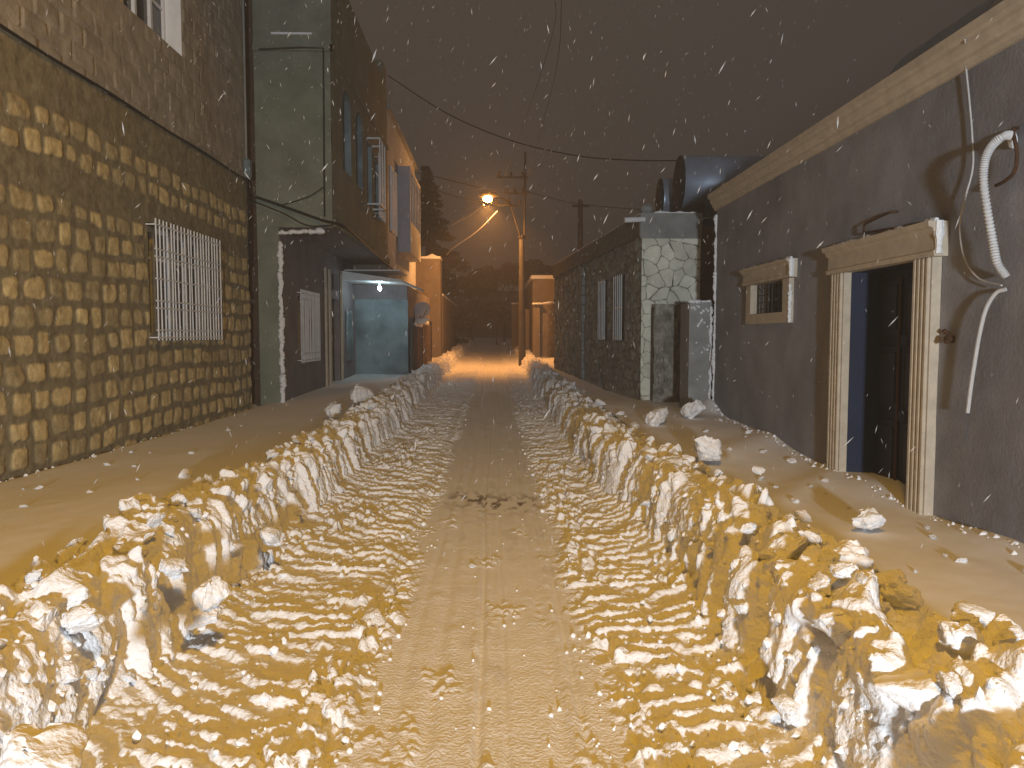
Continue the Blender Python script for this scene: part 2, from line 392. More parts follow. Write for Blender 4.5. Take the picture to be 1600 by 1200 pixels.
def blockwork(u, v):
    z = v+.015*fbm(u*2, v*2, 121); y = u+.02*fbm(u*2, v*2, 122)
    ph = .235; row = np.floor(z/ph); fv = z/ph-row
    uu = y/.47+.5*(row % 2)+.1*_h(row, row*0, 123); c = np.floor(uu); fu = uu-c
    j = np.minimum(np.minimum(fv, 1-fv)*ph, np.minimum(fu, 1-fu)*.47)
    m = sst(.004, .022, j+.010*fbm(u*8, v*8, 124))
    sme = sst(-.25, .25, fbm(u*.9, v*.9, 126, 3))
    return m*(1-.75*sme)*(.018+.014*(_h(c, row, 125)-.5)+.05*(_h(c, row, 127)-.5)*(fu-.5))+.010*fbm(u*5, v*5, 128, 4)+.003*fbm(u*25, v*25, 129, 2)
HT, HB = 9.4, 4.58
h = empty('stone_house', (XW-3, 5, 0), 'tall house of rounded stones set in mortar with concrete blocks above', 'house')
win1 = (10.66, 13.0, 1.62, 3.19); win2 = (9.95, 12.0, 5.85, 7.5)
tf = lambda o: (lambda u, v, d: (o-d, u, v))
def LR(name, u0, u1, v0, v1, su, sv, disp, m, holes=(), attr=None, X=XW, par=h):
    us = axis(u0, u1, su, [k for q in holes for k in q[:2]]); vs = axis(v0, v1, sv, [k for q in holes for k in q[2:]])
    return relief(name, (X, 0, 0), (0, 1, 0), (0, 0, 1), (1, 0, 0), us, vs, disp, m, par, holes, attr)
LR('stone_wall', -4, YE, -.2, HB, .022, .018, stonework, M['stone'], [win1], 'stone')
LR('block_wall', -4, YE, HB, HT, .024, .02, blockwork, M['block'], [win2])
MB().box((XW-6, -4, -.2), (XW-.34, YE, HT-.02)).build('house_body', M['darkwall'], h)
MB().add([(XW, YE, -.2), (XW-6, YE, -.2), (XW-6, YE, HT), (XW, YE, HT)], [(0, 1, 2, 3)]).build('end_wall', M['darkwall'], h); MB().add([(XW, -4, -.2), (XW-6, -4, -.2), (XW-6, -4, HT), (XW, -4, HT)], [(0, 1, 2, 3)]).build('end_wall', M['darkwall'], h)
MB().box((XW-6.1, -4.1, HT), (XW+.12, YE+.1, HT+.18)).build('roof', M['concrete'], h)
# shadow-gap joint under the block storey
MB().tube([(XW+.035, yy, HB+.01*math.sin(yy*2.1)) for yy in np.arange(-4, YE, .3)], .016, 6).build('floor_joint', M['cable'], h)
reveal([win1], tf(XW), .34).build('window_reveal', M['stone'], h)
reveal([win2], tf(XW), .30).build('window_reveal', M['white'], h)
def window(y0, y1, z0, z1, X, par, mull=(), rails=(), fw=.05, side=-1, m='white'):
    w = MB().box((X-.01, y0, z0), (X+.05, y0+fw, z1)).box((X-.01, y1-fw, z0), (X+.05, y1, z1)).box((X-.01, y0+fw, z1-fw), (X+.05, y1-fw, z1)).box((X-.01, y0+fw, z0), (X+.05, y1-fw, z0+fw))
    for q in mull: w.box((X-.005, q-fw/2, z0+fw), (X+.06, q+fw/2, z1-fw))
    for q in rails: w.box((X, y0+fw, q-fw*.3), (X+.04, y1-fw, q+fw*.3))
    wo = w.build('window', M[m], par)
    MB().box((X-.03, y0+.002, z0+.002), (X+.012, y1-.002, z1-.002)).build('pane', M['glass'], wo)
    return wo
window(10.66, 13.0, 1.62, 3.19, XW-.24, h, (11.25, 11.83, 12.42), (2.75,), .07)
window(9.95, 12.0, 5.85, 7.5, XW-.28, h, (10.62, 11.0, 11.5), (6.5,), .06)
def grille(y0, y1, z0, z1, X, par, n, rails, m='white', r=.011, side=1):
    g = MB()
    for k in range(n):
        yy = y0+(y1-y0)*k/(n-1)+R.uniform(-.008, .008); g.tube([(X, yy, z0), (X+side*R.uniform(-.006, .006), yy+R.uniform(-.012, .012), (z0+z1)/2), (X, yy+R.uniform(-.006, .006), z1)], r, 6)
    for q in rails: g.box((X-.012, y0-.03, q-.010), (X+.012, y1+.03, q+.010))
    for q in (rails[0], rails[-1]):
        for yy in (y0, y1): g.box((X-side*.14, yy-.01, q-.008), (X-.013*side, yy+.01, q+.008))
    return g.build('window_grille', M[m], par, True)
grille(10.62, 13.05, 1.58, 3.23, XW+.13, h, 21, (1.62, 1.72, 2.02, 2.12, 2.42, 2.72, 2.82, 3.15))
jb = MB(); p = (XW+.07, YE-.16, 4.78); jb.box((p[0]-.06, p[1]-.09, p[2]-.17), (p[0]+.07, p[1]+.09, p[2]+.17), .03); jb.build('junction_box', M['bluewall'], h)
MB().tube([(XW+.05, YE-.14, 4.96), (XW+.05, YE-.13, 7), (XW+.05, YE-.15, 9.3)], .02, 8).build('conduit', M['concrete'], h, True)
MB().tube([(XW+.05, YE-.14, 4.60), (XW+.06, YE-.1, 4.2), (XW+.05, YE-.12, 3.0)], .018, 8).build('conduit', M['cable'], h, True)
MB().box((XW-.02, 9.45, 5.95), (XW+.12, 9.65, 6.1), .02).build('bracket_block', M['concrete'], h)

# ------------------------------------------------------------------ green plaster house with projecting upper storey
YA = 15.6; YB = 23.7; XU = -3.22; XLW = -4.28; ZO = 3.80
g = empty('plaster_house', (-6, 19, 0), 'green grey plaster house whose upper storey juts out over the street', 'house')
pl = lambda s: (lambda u, v: .012*fbm(u*1.3+s, v*1.1, 131+s, 3)+.003*fbm(u*9, v*9, 132+s, 3))
relief('upper_end_wall', (0, YA, 0), (1, 0, 0), (0, 0, 1), (0, -1, 0), axis(-4.72, XU, .04), axis(ZO, 9.6, .04), pl(1), M['greenplaster'], g)
relief('lower_end_wall', (0, YA+.02, 0), (1, 0, 0), (0, 0, 1), (0, -1, 0), axis(-4.72, XLW, .03), axis(-.2, ZO, .04), pl(2), M['greenplaster'], g)
arches = [(16.75, 17.75, 5.2, 6.95), (18.35, 19.25, 5.2, 6.95)]; wx = [(19.9, 20.7, 5.0, 6.6), (21.2, 22.3, 4.9, 6.5)]
LR('upper_street_wall', YA, YB, ZO, 9.1, .06, .06, pl(3), M['greenplaster'], arches+wx, X=XU, par=g)
def LRd(u, v): return .010*fbm(u*1.2, v, 141, 3)+.002*fbm(u*9, v*9, 142, 3)
lw = [(16.95, 18.6, 1.1, 2.6)]; ld = [(20.2, 21.5, -.2, 2.62), (20.3, 21.4, 2.86, 3.3)]
LR('lower_street_wall', YA, YB, -.2, ZO, .06, .06, LRd, M['greyplaster'], lw+ld, X=XLW, par=g)
MB().box((-10, YA+.02, -.2), (XU-.35, YB, 9.05)).box((XU-1.4, YA+.03, ZO+.05), (XU-.36, YB, ZO+.3)).build('house_body', M['darkwall'], g) if False else None
MB().box((-10, YA+.03, ZO+.04), (XU-.42, YB, 9.0)).build('upper_body', M['darkwall'], g)
MB().box((-10, YA+.03, -.2), (XLW-.32, YB, ZO+.03)).build('lower_body', M['darkwall'], g)
MB().box((XLW-.3, YA+.01, ZO-.0), (XU+.01, YB, ZO+.035)).build('soffit', M['greyplaster'], g)
reveal(arches+wx, tf(XU), .42).build('window_reveal', M['bluewall'], g)
for q_ in lw+ld: reveal([q_], tf(XLW), .32).build('opening_reveal', M['greyplaster'], g)
for (a, b, c, d) in arches:
    cy, r = (a+b)/2, (b-a)/2; pts = [(XU-.02, a, d), (XU-.02, a, d-r*.9)]+[(XU-.02, cy-r*math.cos(t), d-r*.9+r*.9*math.sin(t)) for t in np.linspace(.05, math.pi-.05, 14)]+[(XU-.02, b, d-r*.9), (XU-.02, b, d)]
    # spandrels in two halves, so that each stays a simple outline
    h1 = [(XU-.38, a, d+.002)]+[(XU-.38, cy-r*math.cos(t), d-r+r*math.sin(t)) for t in np.linspace(0, math.pi/2, 9)]
    h2 = [(XU-.38, b, d+.002)]+[(XU-.38, cy+r*math.cos(t), d-r+r*math.sin(t)) for t in np.linspace(0, math.pi/2, 9)]
    MB().prism(h1, (.385, 0, 0)).prism(h2, (.385, 0, 0)).build('arch_head', M['bluewall'], g)
    window(a+.05, b-.05, c, d-.02, XU-.40, g, ((a+b)/2,), (), .05)
for (a, b, c, d) in wx: window(a, b, c, d, XU-.25, g, ((a+b)/2,), (), .06)
cg = MB()
for zz in (4.98, 6.62): cg.box((XU+.01, 19.85, zz-.02), (XU+.34, 19.88, zz+.02)).box((XU+.01, 20.7, zz-.02), (XU+.34, 20.73, zz+.02)).box((XU+.32, 19.88, zz-.02), (XU+.35, 20.7, zz+.02))
for yy in (19.86, 20.3, 20.72): cg.box((XU+.325, yy-.015, 5.0), (XU+.355, yy+.015, 6.6))
cg.build('window_cage', M['white'], g)
grille(21.15, 22.35, 4.85, 6.55, XU+.12, g, 9, (4.95, 5.7, 6.45), 'white', .014)
window(16.95, 18.6, 1.1, 2.6, XLW-.2, g, (17.75,), (), .06)
grille(16.9, 18.65, 1.05, 2.65, XLW+.09, g, 17, (1.1, 1.25, 2.45, 2.58), 'white', .010)
# floor slab, ledge with snow, parapet, corner column
MB().box((-4.72, YA-.05, 7.22), (XU+.05, YA, 7.34)).box((XU+.0, YA-.05, 7.22), (XU+.05, YB, 7.34)).build('floor_band', M['greenplaster'], g)
MB().box((-4.35, YA-.09, 7.52), (-3.55, YA-.012, 7.56), .01).build('snowy_ledge', M['snow'], g)
MB().box((-10, YA-.02, 9.6), (XU-.6, YA+.2, 9.75)).box((-10, YA+.03, 9.02), (XU-.3, YB, 9.12)).build('roof', M['concrete'], g)
MB().box((XU-.02, YA-.03, 7.34), (XU+.03, YA+.35, 9.6)).build('corner_column', M['greenplaster'], g)
MB().box((XU-.9, YA+.5, 9.0), (XU-.01, YA+.9, 9.6)).build('roof_column', M['greenplaster'], g)
MB().box((XU-.55, YB-1.0, 8.9), (XU+.02, YB-.2, 9.55)).build('roof_column', M['greenplaster'], g)
MB().box((XU+.011, YA+.02, ZO+.02), (XU+.06, YB, ZO+.16)).build('overhang_edge', M['greenplaster'], g)
# wind-packed snow along the porch corner and under the overhang
v = []; s_ = MB()
pts = [(XLW+.02, YA-.02, .15)]+[(XLW+.02+R.uniform(-.02, .015), YA-.02, zz) for zz in np.arange(.4, 3.62, .12)]
s_.tube(pts, [.05+R.uniform(-.015, .02) for _ in pts], 7)
pts = [(XLW+xx, YA-.02, 3.68+.05*xx+R.uniform(-.01, .015)) for xx in np.arange(0, .95, .07)]
s_.tube(pts, [.04+R.uniform(-.012, .018) for _ in pts], 7)
s_.build('packed_snow_edge', M['snow'], g, True)
pf = MB()
for (a, w) in ((19.55, .12), (20.0, .16), (21.55, .12)): pf.box((XLW+.012, a, .1), (XLW+.07, a+w, 3.35), .01)
pf.build('door_pilaster', M['trim'], g)
dd = MB().box((XLW-.22, 20.2, 0), (XLW-.17, 21.5, 2.62)); 
for k in range(2):
    for q in range(3): dd.box((XLW-.165, 20.28+.62*k, .3+.78*q), (XLW-.15, 20.8+.62*k, .95+.78*q), .006)
do = dd.build('door', M['door'], g); MB().tube([(XLW-.12, 20.4, 1.2), (XLW-.12, 20.4, 1.4)], .015).build('handle', M['darkmetal'], do)
MB().box((XLW-.2, 20.3, 2.86), (XLW-.15, 21.4, 3.3)).build('transom_pane', M['glass'], g)
MB().box((XLW+.012, 22.3, .9), (XLW+.06, 23.2, 2.35), .01).build('pale_shutter', M['bluewall'], g)

# ------------------------------------------------------------------ clad house further on
c = empty('clad_house', (-5, 28, 0), 'pale blue clad house beyond the green plaster house, with a lit canopy', 'house')
Y3, Y4 = 23.75, 32.2; ZB = 8.45
LR('upper_street_wall', Y3, Y4, 3.2, ZB, .1, .1, lambda u, v: .02*(np.abs((u*2.2) % 1-.5) > .38)+.01*fbm(u, v, 151), M['paneling'], [], X=XU-.02, par=c)
MB().box((-10, Y3+.02, 3.22), (XU-.03, Y4-.02, ZB-.02)).build('upper_body', M['farwall'], c)
MB().box((-10, Y3, ZB), (XU+.08, Y4+.1, ZB+.12)).build('roof', M['concrete'], c)
MB().box((-10.02, Y4-.015, 3.2), (XU-.02, Y4, ZB)).build('end_wall', M['farwall'], c)
wl = MB(); 
wl.box((-10, Y3+.2, -.2), (-2.68, Y4, 3.2)); wl.build('lower_body', M['greyplaster'], c)
relief('painted_end_wall', (0, Y3+.19, 0), (1, 0, 0), (0, 0, 1), (0, -1, 0), axis(XLW, -2.66, .06), axis(-.1, 2.75, .03), lambda u, v: pl(5)(u, v), M['bluewall'], c)
# balcony box and window strips
bx = MB().box((XU, 26.2, 4.45), (XU+.42, 29.8, 4.55)).box((XU, 26.2, 4.55), (XU+.42, 26.24, 7.2)).box((XU+.38, 26.24, 4.55), (XU+.42, 29.8, 5.5)).box((XU, 26.2, 7.2), (XU+.42, 29.8, 7.3))
bl = bx.build('balcony_box', M['paneling'], c)
gb = MB()
for k in range(7): gb.box((XU+.385, 26.3+.57*k, 5.5), (XU+.415, 26.36+.57*k, 7.2))
gb.build('post', M['white'], bl)
MB().box((XU+.3, 26.26, 5.5), (XU+.31, 29.75, 7.2)).build('pane', M['glass'], bl)
for (a, b) in ((24.3, 24.9), (25.2, 25.8), (30.3, 31.0)): window(a, b, 4.9, 6.9, XU-.0, c, ((a+b)/2,), (), .06)
# canopy: sloping sheet over the corner, lit from beneath
cp = MB().prism([(XLW, 21.9, 3.22), (-2.62, 21.9, 3.16), (-2.62, 21.9, 3.22), (XLW, 21.9, 3.46)], (0, 2.05, 0))
cp.prism([(-2.62, 21.9, 3.16), (-2.15, 22.9, 2.98), (-2.15, 23.9, 2.98), (-2.62, 23.9, 3.16)], (0, 0, .05)); cp.build('canopy', M['white'], c)
MB().box((XLW+.05, 21.93, 3.465), (-2.66, 23.9, 3.50), .01).build('canopy_snow', M['softsnow'], c)
w = empty('wall_lamp', (-3.33, 22.6, 2.99), 'small glowing cool white lamp under the blue canopy', 'lamp')
MB().tube([(-3.33, 22.6, 3.19), (-3.33, 22.6, 3.08)], [.05, .035], 10).build('fitting', M['white'], w)
MB().tube([(-3.33, 22.6, 3.08), (-3.33, 22.6, 3.05), (-3.33, 22.6, 2.99), (-3.33, 22.6, 2.95)], [.02, .045, .04, .015], 12).build('bulb', M['coolglow'], w, True)
# sheet metal gate wall, pillar
f_ = empty('sheet_metal_fence', (-2.6, 28, 0), 'brown corrugated sheet fence with broken snow on its top edge', 'fence')
fb = MB()
pts = [(-2.55+.03*math.sin(k*2.2), 23.95+k*.09) for k in range(80)]
for i in range(79):
    (x0, y0), (x1, y1) = pts[i], pts[i+1]; zt = 1.98+(.1 if y0 > 27 else 0)
    fb.add([(x0, y0, .1), (x1, y1, .1), (x1, y1, zt), (x0, y0, zt), (x0-.03, y0, .1), (x1-.03, y1, .1), (x1-.03, y1, zt), (x0-.03, y0, zt)], [(0, 1, 2, 3), (5, 4, 7, 6), (3, 2, 6, 7)])
fb.build('sheet', M['wood'], f_)
for yy in (24.0, 27.2, 31.0): MB().box((-2.62, yy-.06, .05), (-2.5, yy+.06, 2.2), .01).build('post', M['darkmetal'], f_)
fs = MB(); pts = [(-2.56, yy, 2.0+.1*(yy > 27)) for yy in np.arange(25, 30, .15)]; fs.tube(pts, [.05+R.uniform(-.03, .05) for _ in pts], 7); fs.build('snow_cap', M['snow'], f_, True)
# dish with snow on the fence
d_ = empty('satellite_dish', (-2.45, 26.3, 2.35), 'small tilted satellite dish caked with snow above the sheet fence', 'satellite dish')
dm = MB(); rings = []
for i in range(6):
    r = .34*i/5
    rings.append([(r*math.cos(t), .5*r*r, r*math.sin(t)) for t in np.linspace(0, 2*math.pi, 20, endpoint=False)])
vv = [q for gq in rings for q in gq]; A = Euler((math.radians(28), 0, math.radians(30))).to_matrix()
vv = [A @ Vector(q)+Vector((-2.45, 26.3, 2.45)) for q in vv]
ff = [(i*20+k, i*20+(k+1) % 20, (i+1)*20+(k+1) % 20, (i+1)*20+k) for i in range(5) for k in range(20)]
dm.add(vv, ff); dm.build('dish', M['paneling'], d_, True)
MB().tube([(-2.5, 26.35, 2.0), (-2.5, 26.4, 2.45)], .02).tube([(-2.45, 26.3, 2.2), (-2.25, 25.95, 2.5)], .012).build('mount', M['darkmetal'], d_)
MB().tube([(-2.66, 26.2, 2.15), (-2.5, 26.15, 2.12), (-2.34, 26.1, 2.14), (-2.2, 26.1, 2.2)], [.04, .11, .10, .03], 8).build('snow_cap', M['snow'], d_, True)
t_ = empty('gate_pillar', (-2.9, 35.6, .3), 'tall square plaster pillar with a thick snow cap, glowing orange', 'pillar')
relief('pillar_face', (0, 35.0, 0), (1, 0, 0), (0, 0, 1), (0, -1, 0), axis(-3.6, -2.42, .06), axis(.1, 5.1, .06), pl(7), M['farwall'], t_)
MB().box((-3.6, 35.02, .1), (-2.425, 36.2, 5.1)).build('pillar_body', M['farwall'], t_)
MB().box((-3.62, 34.95, 5.08), (-2.4, 36.25, 5.2), .06).tube([(-3.1, 35.3, 5.17), (-2.8, 35.3, 5.24), (-2.5, 35.3, 5.17)], [.05, .12, .04], 8).build('snow_cap', M['softsnow'], t_, True)
lw2 = empty('courtyard_wall', (-2.4, 38, .4), 'long sandy plaster wall running on from the tall orange pillar', 'wall')
MB().box((-2.75, 36.3, .1), (-2.4, 50, 3.5), .02).build('wall', M['farwall'], lw2)
MB().box((-2.77, 36.3, 3.5), (-2.37, 50, 3.6), .04).build('snow_cap', M['softsnow'], lw2)

# ------------------------------------------------------------------ right mauve house
XRW = 3.50; YR = 12.15; HR = 3.62
m_ = empty('mauve_house', (6.5, 3, 0), 'single storey mauve grey house with tan stone cornice, door frame and little window', 'house')
dr = (6.22, 7.50, -.1, 2.26); wr_ = (9.15, 10.3, 1.93, 2.32)
def RR(name, u0, u1, v0, v1, su, sv, disp, m, holes=(), attr=None, X=XRW, par=m_):
    us = axis(u0, u1, su, [k for q in holes for k in q[:2]]); vs = axis(v0, v1, sv, [k for q in holes for k in q[2:]])
    return relief(name, (X, 0, 0), (0, 1, 0), (0, 0, 1), (-1, 0, 0), us, vs, disp, m, par, holes, attr, flip=True)
RR('street_wall', -6, YR, -.2, HR, .04, .04, lambda u, v: .008*fbm(u*1.1, v*.9, 161, 3)+.0022*fbm(u*8, v*8, 162, 4)+.0015*fbm(u*1.5, v*12, 163, 3), M['purpleplaster'], [dr, wr_])
tfr = lambda o: (lambda u, v, d: (o+d, u, v))
MB().box((XRW+.36, -6, -.2), (XRW+5.5, YR-.02, HR)).build('house_body', M['darkwall'], m_)
MB().add([(XRW, YR, -.2), (XRW+5.5, YR, -.2), (XRW+5.5, YR, 3.8), (XRW, YR, 3.8)], [(0, 1, 2, 3)]).build('end_wall', M['purpleplaster'], m_); MB().add([(XRW, -6, -.2), (XRW+5.5, -6, -.2), (XRW+5.5, -6, 3.8), (XRW, -6, 3.8)], [(0, 1, 2, 3)]).build('end_wall', M['purpleplaster'], m_)
MB().box((XRW+.0, -6, HR+.0), (XRW+5.5, YR, HR+.20)).build('roof', M['concrete'], m_)
prof = [(0, 3.60), (-.03, 3.60), (-.035, 3.635), (-.06, 3.65), (-.06, 3.68), (-.085, 3.70), (-.10, 3.74), (-.10, 3.77), (-.135, 3.785), (-.14, 3.85), (0.02, 3.85)]
MB().prism([(XRW-.004+a, -6, b) for a, b in prof], (0, YR+6.02, 0)).build('cornice', M['trim'], m_)
sc = MB(); pts = [(XRW-.05, yy, 3.855) for yy in np.arange(-5.9, YR, .12)]; sc.tube(pts, [.022+R.uniform(-.012, .014) for _ in pts], 6); sc.build('cornice_snow', M['softsnow'], m_, True)
reveal([dr], tfr(XRW), .36).build('door_reveal', M['bluepaint'], m_)
reveal([wr_], tfr(XRW), .25).build('window_reveal', M['trim'], m_)
# door: two leaves, panels, long handle
D = MB().box((XRW+.28, 6.22, .0), (XRW+.34, 7.5, 2.26)); do = D.build('door', M['door'], m_)
for (a, b) in ((6.28, 6.98), (7.06, 7.44)):
    for (z0, z1) in ((.15, .85), (.95, 1.55), (1.65, 2.18)):
        MB().box((XRW+.262, a, z0), (XRW+.279, b, z1), .012).box((XRW+.25, a+.06, z0+.06), (XRW+.2615, b-.06, z1-.06), .008).build('door_panel', M['door'], do)
MB().tube([(XRW+.235, 7.02, .1), (XRW+.235, 7.02, 2.2)], .012, 8).build('edge_strip', M['rust'], do)
MB().tube([(XRW+.2, 6.45, 1.05), (XRW+.2, 6.45, 1.35)], .014, 8).box((XRW+.2, 6.44, 1.08), (XRW+.27, 6.46, 1.1)).box((XRW+.2, 6.44, 1.3), (XRW+.27, 6.46, 1.32)).build('handle', M['darkmetal'], do)
MB().box((XRW+.252, 6.40, 1.75), (XRW+.258, 6.50, 1.88)).build('plate', M['trim'], do)
# fluted door frame
fr_ = MB()
def pilaster(mb, y0, y1, z0, z1):
    w = y1-y0; mb.box((XRW-.075, y0, z0), (XRW+.0, y1, z1))
    for k in range(4): a = y0+w*(.04+.25*k); mb.box((XRW-.105, a, z0), (XRW-.0752, a+w*.17, z1), .008)
pilaster(fr_, 5.98, 6.22, .1, 2.262); pilaster(fr_, 7.50, 7.74, .1, 2.262)
hp = [(0, 2.262), (-.11, 2.262), (-.115, 2.30), (-.095, 2.315), (-.09, 2.43), (-.12, 2.45), (-.125, 2.475), (-.16, 2.49), (-.165, 2.53), (0, 2.53)]
fr_.prism([(XRW+a, 5.90, b) for a, b in hp], (0, 1.93, 0))
fro = fr_.build('door_frame', M['trim'], m_)
sn = MB(); pts = [(XRW-.09, yy, 2.535) for yy in np.arange(5.92, 7.8, .09)]; sn.tube(pts, [.018+R.uniform(-.008, .015) for _ in pts], 6)
pts = [(XRW-.08, 5.895, zz) for zz in np.arange(2.28, 2.54, .05)]; sn.tube(pts, [.03+R.uniform(-.008, .012) for _ in pts], 6); sn.build('snow_crust', M['snow'], fro, True)
# small window
wf = MB().box((XRW-.06, 8.95, 1.80), (XRW, 9.15, 2.32)).box((XRW-.06, 10.3, 1.80), (XRW, 10.48, 2.32)).box((XRW-.06, 9.15, 1.80), (XRW, 10.3, 1.93))
wf.prism([(XRW+a*.8, 8.86, b*.8+.515) for a, b in hp], (0, 1.72, 0)); wfo = wf.build('window_frame', M['trim'], m_)
sn = MB(); pts = [(XRW-.075, 8.855, zz) for zz in np.arange(2.33, 2.55, .04)]; sn.tube(pts, [.026+R.uniform(-.008, .01) for _ in pts], 6)
pts = [(XRW-.05, 8.945, zz) for zz in np.arange(1.8, 2.3, .05)]; sn.tube(pts, [.018+R.uniform(-.008, .012) for _ in pts], 6)
pts = [(XRW-.07, yy, 2.545) for yy in np.arange(8.87, 10.6, .09)]; sn.tube(pts, [.016+R.uniform(-.008, .01) for _ in pts], 6); sn.build('snow_crust', M['snow'], wfo, True)
MB().box((XRW+.2, 9.15, 1.93), (XRW+.23, 10.3, 2.32)).build('pane', M['glass'], m_)
wg = MB()
for k in range(9): wg.box((XRW+.02, 9.2+.13*k, 1.93), (XRW+.035, 9.215+.13*k, 2.32))
for k in range(4): wg.box((XRW+.0352, 9.15, 1.99+.09*k), (XRW+.045, 10.3, 2.0+.09*k))
wg.build('window_grille', M['darkmetal'], m_)
# snow plastered up the far corner
sn = MB(); pts = [(XRW-.005+R.uniform(-.01, .01), YR-.01, zz) for zz in np.arange(.5, 3.6, .08)]; sn.tube(pts, [.03+R.uniform(-.012, .018) for _ in pts], 7); sn.build('packed_snow_edge', M['snow'], m_, True)
# bracket
br = MB().tube(curve([(XRW, 6.66, 2.72), (XRW-.05, 6.68, 2.72), (XRW-.065, 6.75, 2.71), (XRW-.065, 7.1, 2.68), (XRW-.06, 7.15, 2.64), (XRW-.065, 7.1, 2.60), (XRW-.065, 6.75, 2.58), (XRW-.05, 6.68, 2.58), (XRW, 6.66, 2.58)], 6), .011, 8)
tag(br.build('iron_bracket', M['rust'], None, True), 'rusty looped iron bracket sticking out of the mauve wall above the door', 'bracket')
tag(MB().tube([(XRW, 5.80, 1.62), (XRW-.05, 5.79, 1.62), (XRW-.07, 5.76, 1.60)], [.03, .03, .02], 8).tube([(XRW, 5.86, 1.66), (XRW-.04, 5.86, 1.69)], .016, 6).build('door_bell', M['rust'], None, True), 'small rusty pipe stub in the wall beside the door frame', 'pipe stub')
def AX(px, py, off=.06): p = at_x(px, py, XRW-off); return p
def wallcable(name, pts, r, m, label, cat, n=12):
    cu = curve([AX(*q) for q in pts], n)
    if m == 'hose': rr = [r*(1.0+.16*math.cos(i*math.pi)) for i in range(len(cu))]
    else: rr = r
    return tag(MB().tube(cu, rr, 8).build(name, M[m], None, True), label, cat)
wallcable('cable', [(1508, 62, .12), (1508, 90, .04), (1514, 150, .03), (1519, 210, .03), (1520, 262, .04), (1508, 310, .05), (1500, 352, .05), (1506, 400, .04), (1528, 434, .04), (1565, 446, .06)], .0065, 'whitecable', 'thin pale cable hanging in a wave from the tan cornice', 'cable')
wallcable('corrugated_hose', [(1583, 225, .0), (1580, 212, .10), (1566, 214, .18), (1549, 229, .2), (1539, 252, .2), (1537, 285, .17), (1543, 330, .14), (1551, 375, .12), (1558, 410, .12), (1572, 432, .06)], .026, 'hose', 'thick ribbed white hose arching out of the mauve wall', 'hose', 16)
wallcable('cable', [(1572, 452, .04), (1556, 458, .07), (1541, 482, .09), (1531, 520, .1), (1524, 560, .1), (1517, 605, .1), (1512, 645, .1)], .014, 'whitecable', 'thick pale cable end dangling loose below the ribbed hose', 'cable')
wallcable('iron_hook', [(1590, 200, .0), (1583, 204, .1), (1589, 240, .1), (1585, 268, .1), (1570, 283, .1), (1556, 290, .06)], .012, 'rust', 'rusty bent iron hook beside the ribbed white hose', 'hook')
# tank on the mauve roof
def tank(name, cx, cy, cz, r, L, label, ax='x', cradle=True, matl='tank'):
    t = empty(name, (cx, cy, cz-r), label, 'water tank', 'steel water tanks on the roofs')
    d = Vector((1, 0, 0)) if ax == 'x' else Vector((0, 1, 0)); c0 = Vector((cx, cy, cz))
    b = MB(); n = 40
    prof = [(-L/2, r*.995), (-L/2+.02, r*1.012), (-L/2+.05, r), (-L/6, r), (-L/6+.015, r*1.01), (-L/6+.03, r), (L/6, r), (L/6+.015, r*1.01), (L/6+.03, r), (L/2-.05, r), (L/2-.02, r*1.012), (L/2, r*.995)]
    rings = []
    for (a, q) in prof:
        rings.append([c0+d*a+(Vector((0, 1, 0)) if ax == 'x' else Vector((1, 0, 0)))*q*math.cos(2*math.pi*k/n)+Vector((0, 0, 1))*q*math.sin(2*math.pi*k/n) for k in range(n)])
    b.add([q for gq in rings for q in gq], [(i*n+k, i*n+(k+1) % n, (i+1)*n+(k+1) % n, (i+1)*n+k) for i in range(len(prof)-1) for k in range(n)])
    b.build('shell', M[matl], t, True)
    for sgn in (-1, 1):
        e = MB(); rg = []
        for (q, a) in ((1., 0), (.96, -.012), (.9, .01), (.6, .045), (.25, .06)):
            rg.append([c0+d*(sgn*(L/2+a))+(Vector((0, 1, 0)) if ax == 'x' else Vector((1, 0, 0)))*q*r*.995*math.cos(2*math.pi*k/n)+Vector((0, 0, 1))*q*r*.995*math.sin(2*math.pi*k/n) for k in range(n)])
        e.add([q for gq in rg for q in gq], [(i*n+k, i*n+(k+1) % n, (i+1)*n+(k+1) % n, (i+1)*n+k) for i in range(4) for k in range(n)]+[tuple(range(4*n, 5*n))])
        e.build('end_cap', M['tankend' if ax == 'x' else 'white'], t, True)  # shade painted dark on crosswise ends; white stands in for light missing elsewhere
    if cradle:
        for a in (-L/3, L/3):
            q = c0+d*a; MB().box((q.x-.05 if ax == 'x' else q.x-.5*r, q.y-.7*r if ax == 'x' else q.y-.05, cz-r-.28), (q.x+.05 if ax == 'x' else q.x+.5*r, q.y+.7*r if ax == 'x' else q.y+.05, cz-r+.12)).build('stand', M['rust'], t)
    return t
tank('water_tank', 5.35, 17.2, 4.99, .62, 2.5, 'large bluish steel water tank lying crosswise on the flagstone house roof')
tank('water_tank', 5.1, 19.2, 5.0, .52, 2.0, 'smaller dark water tank half hidden behind the large bluish tank')
tank('water_tank', 6.05, 9.3, 4.6, .95, 2.0, 'pale steel water tank showing above the tan cornice of the mauve house', 'y')

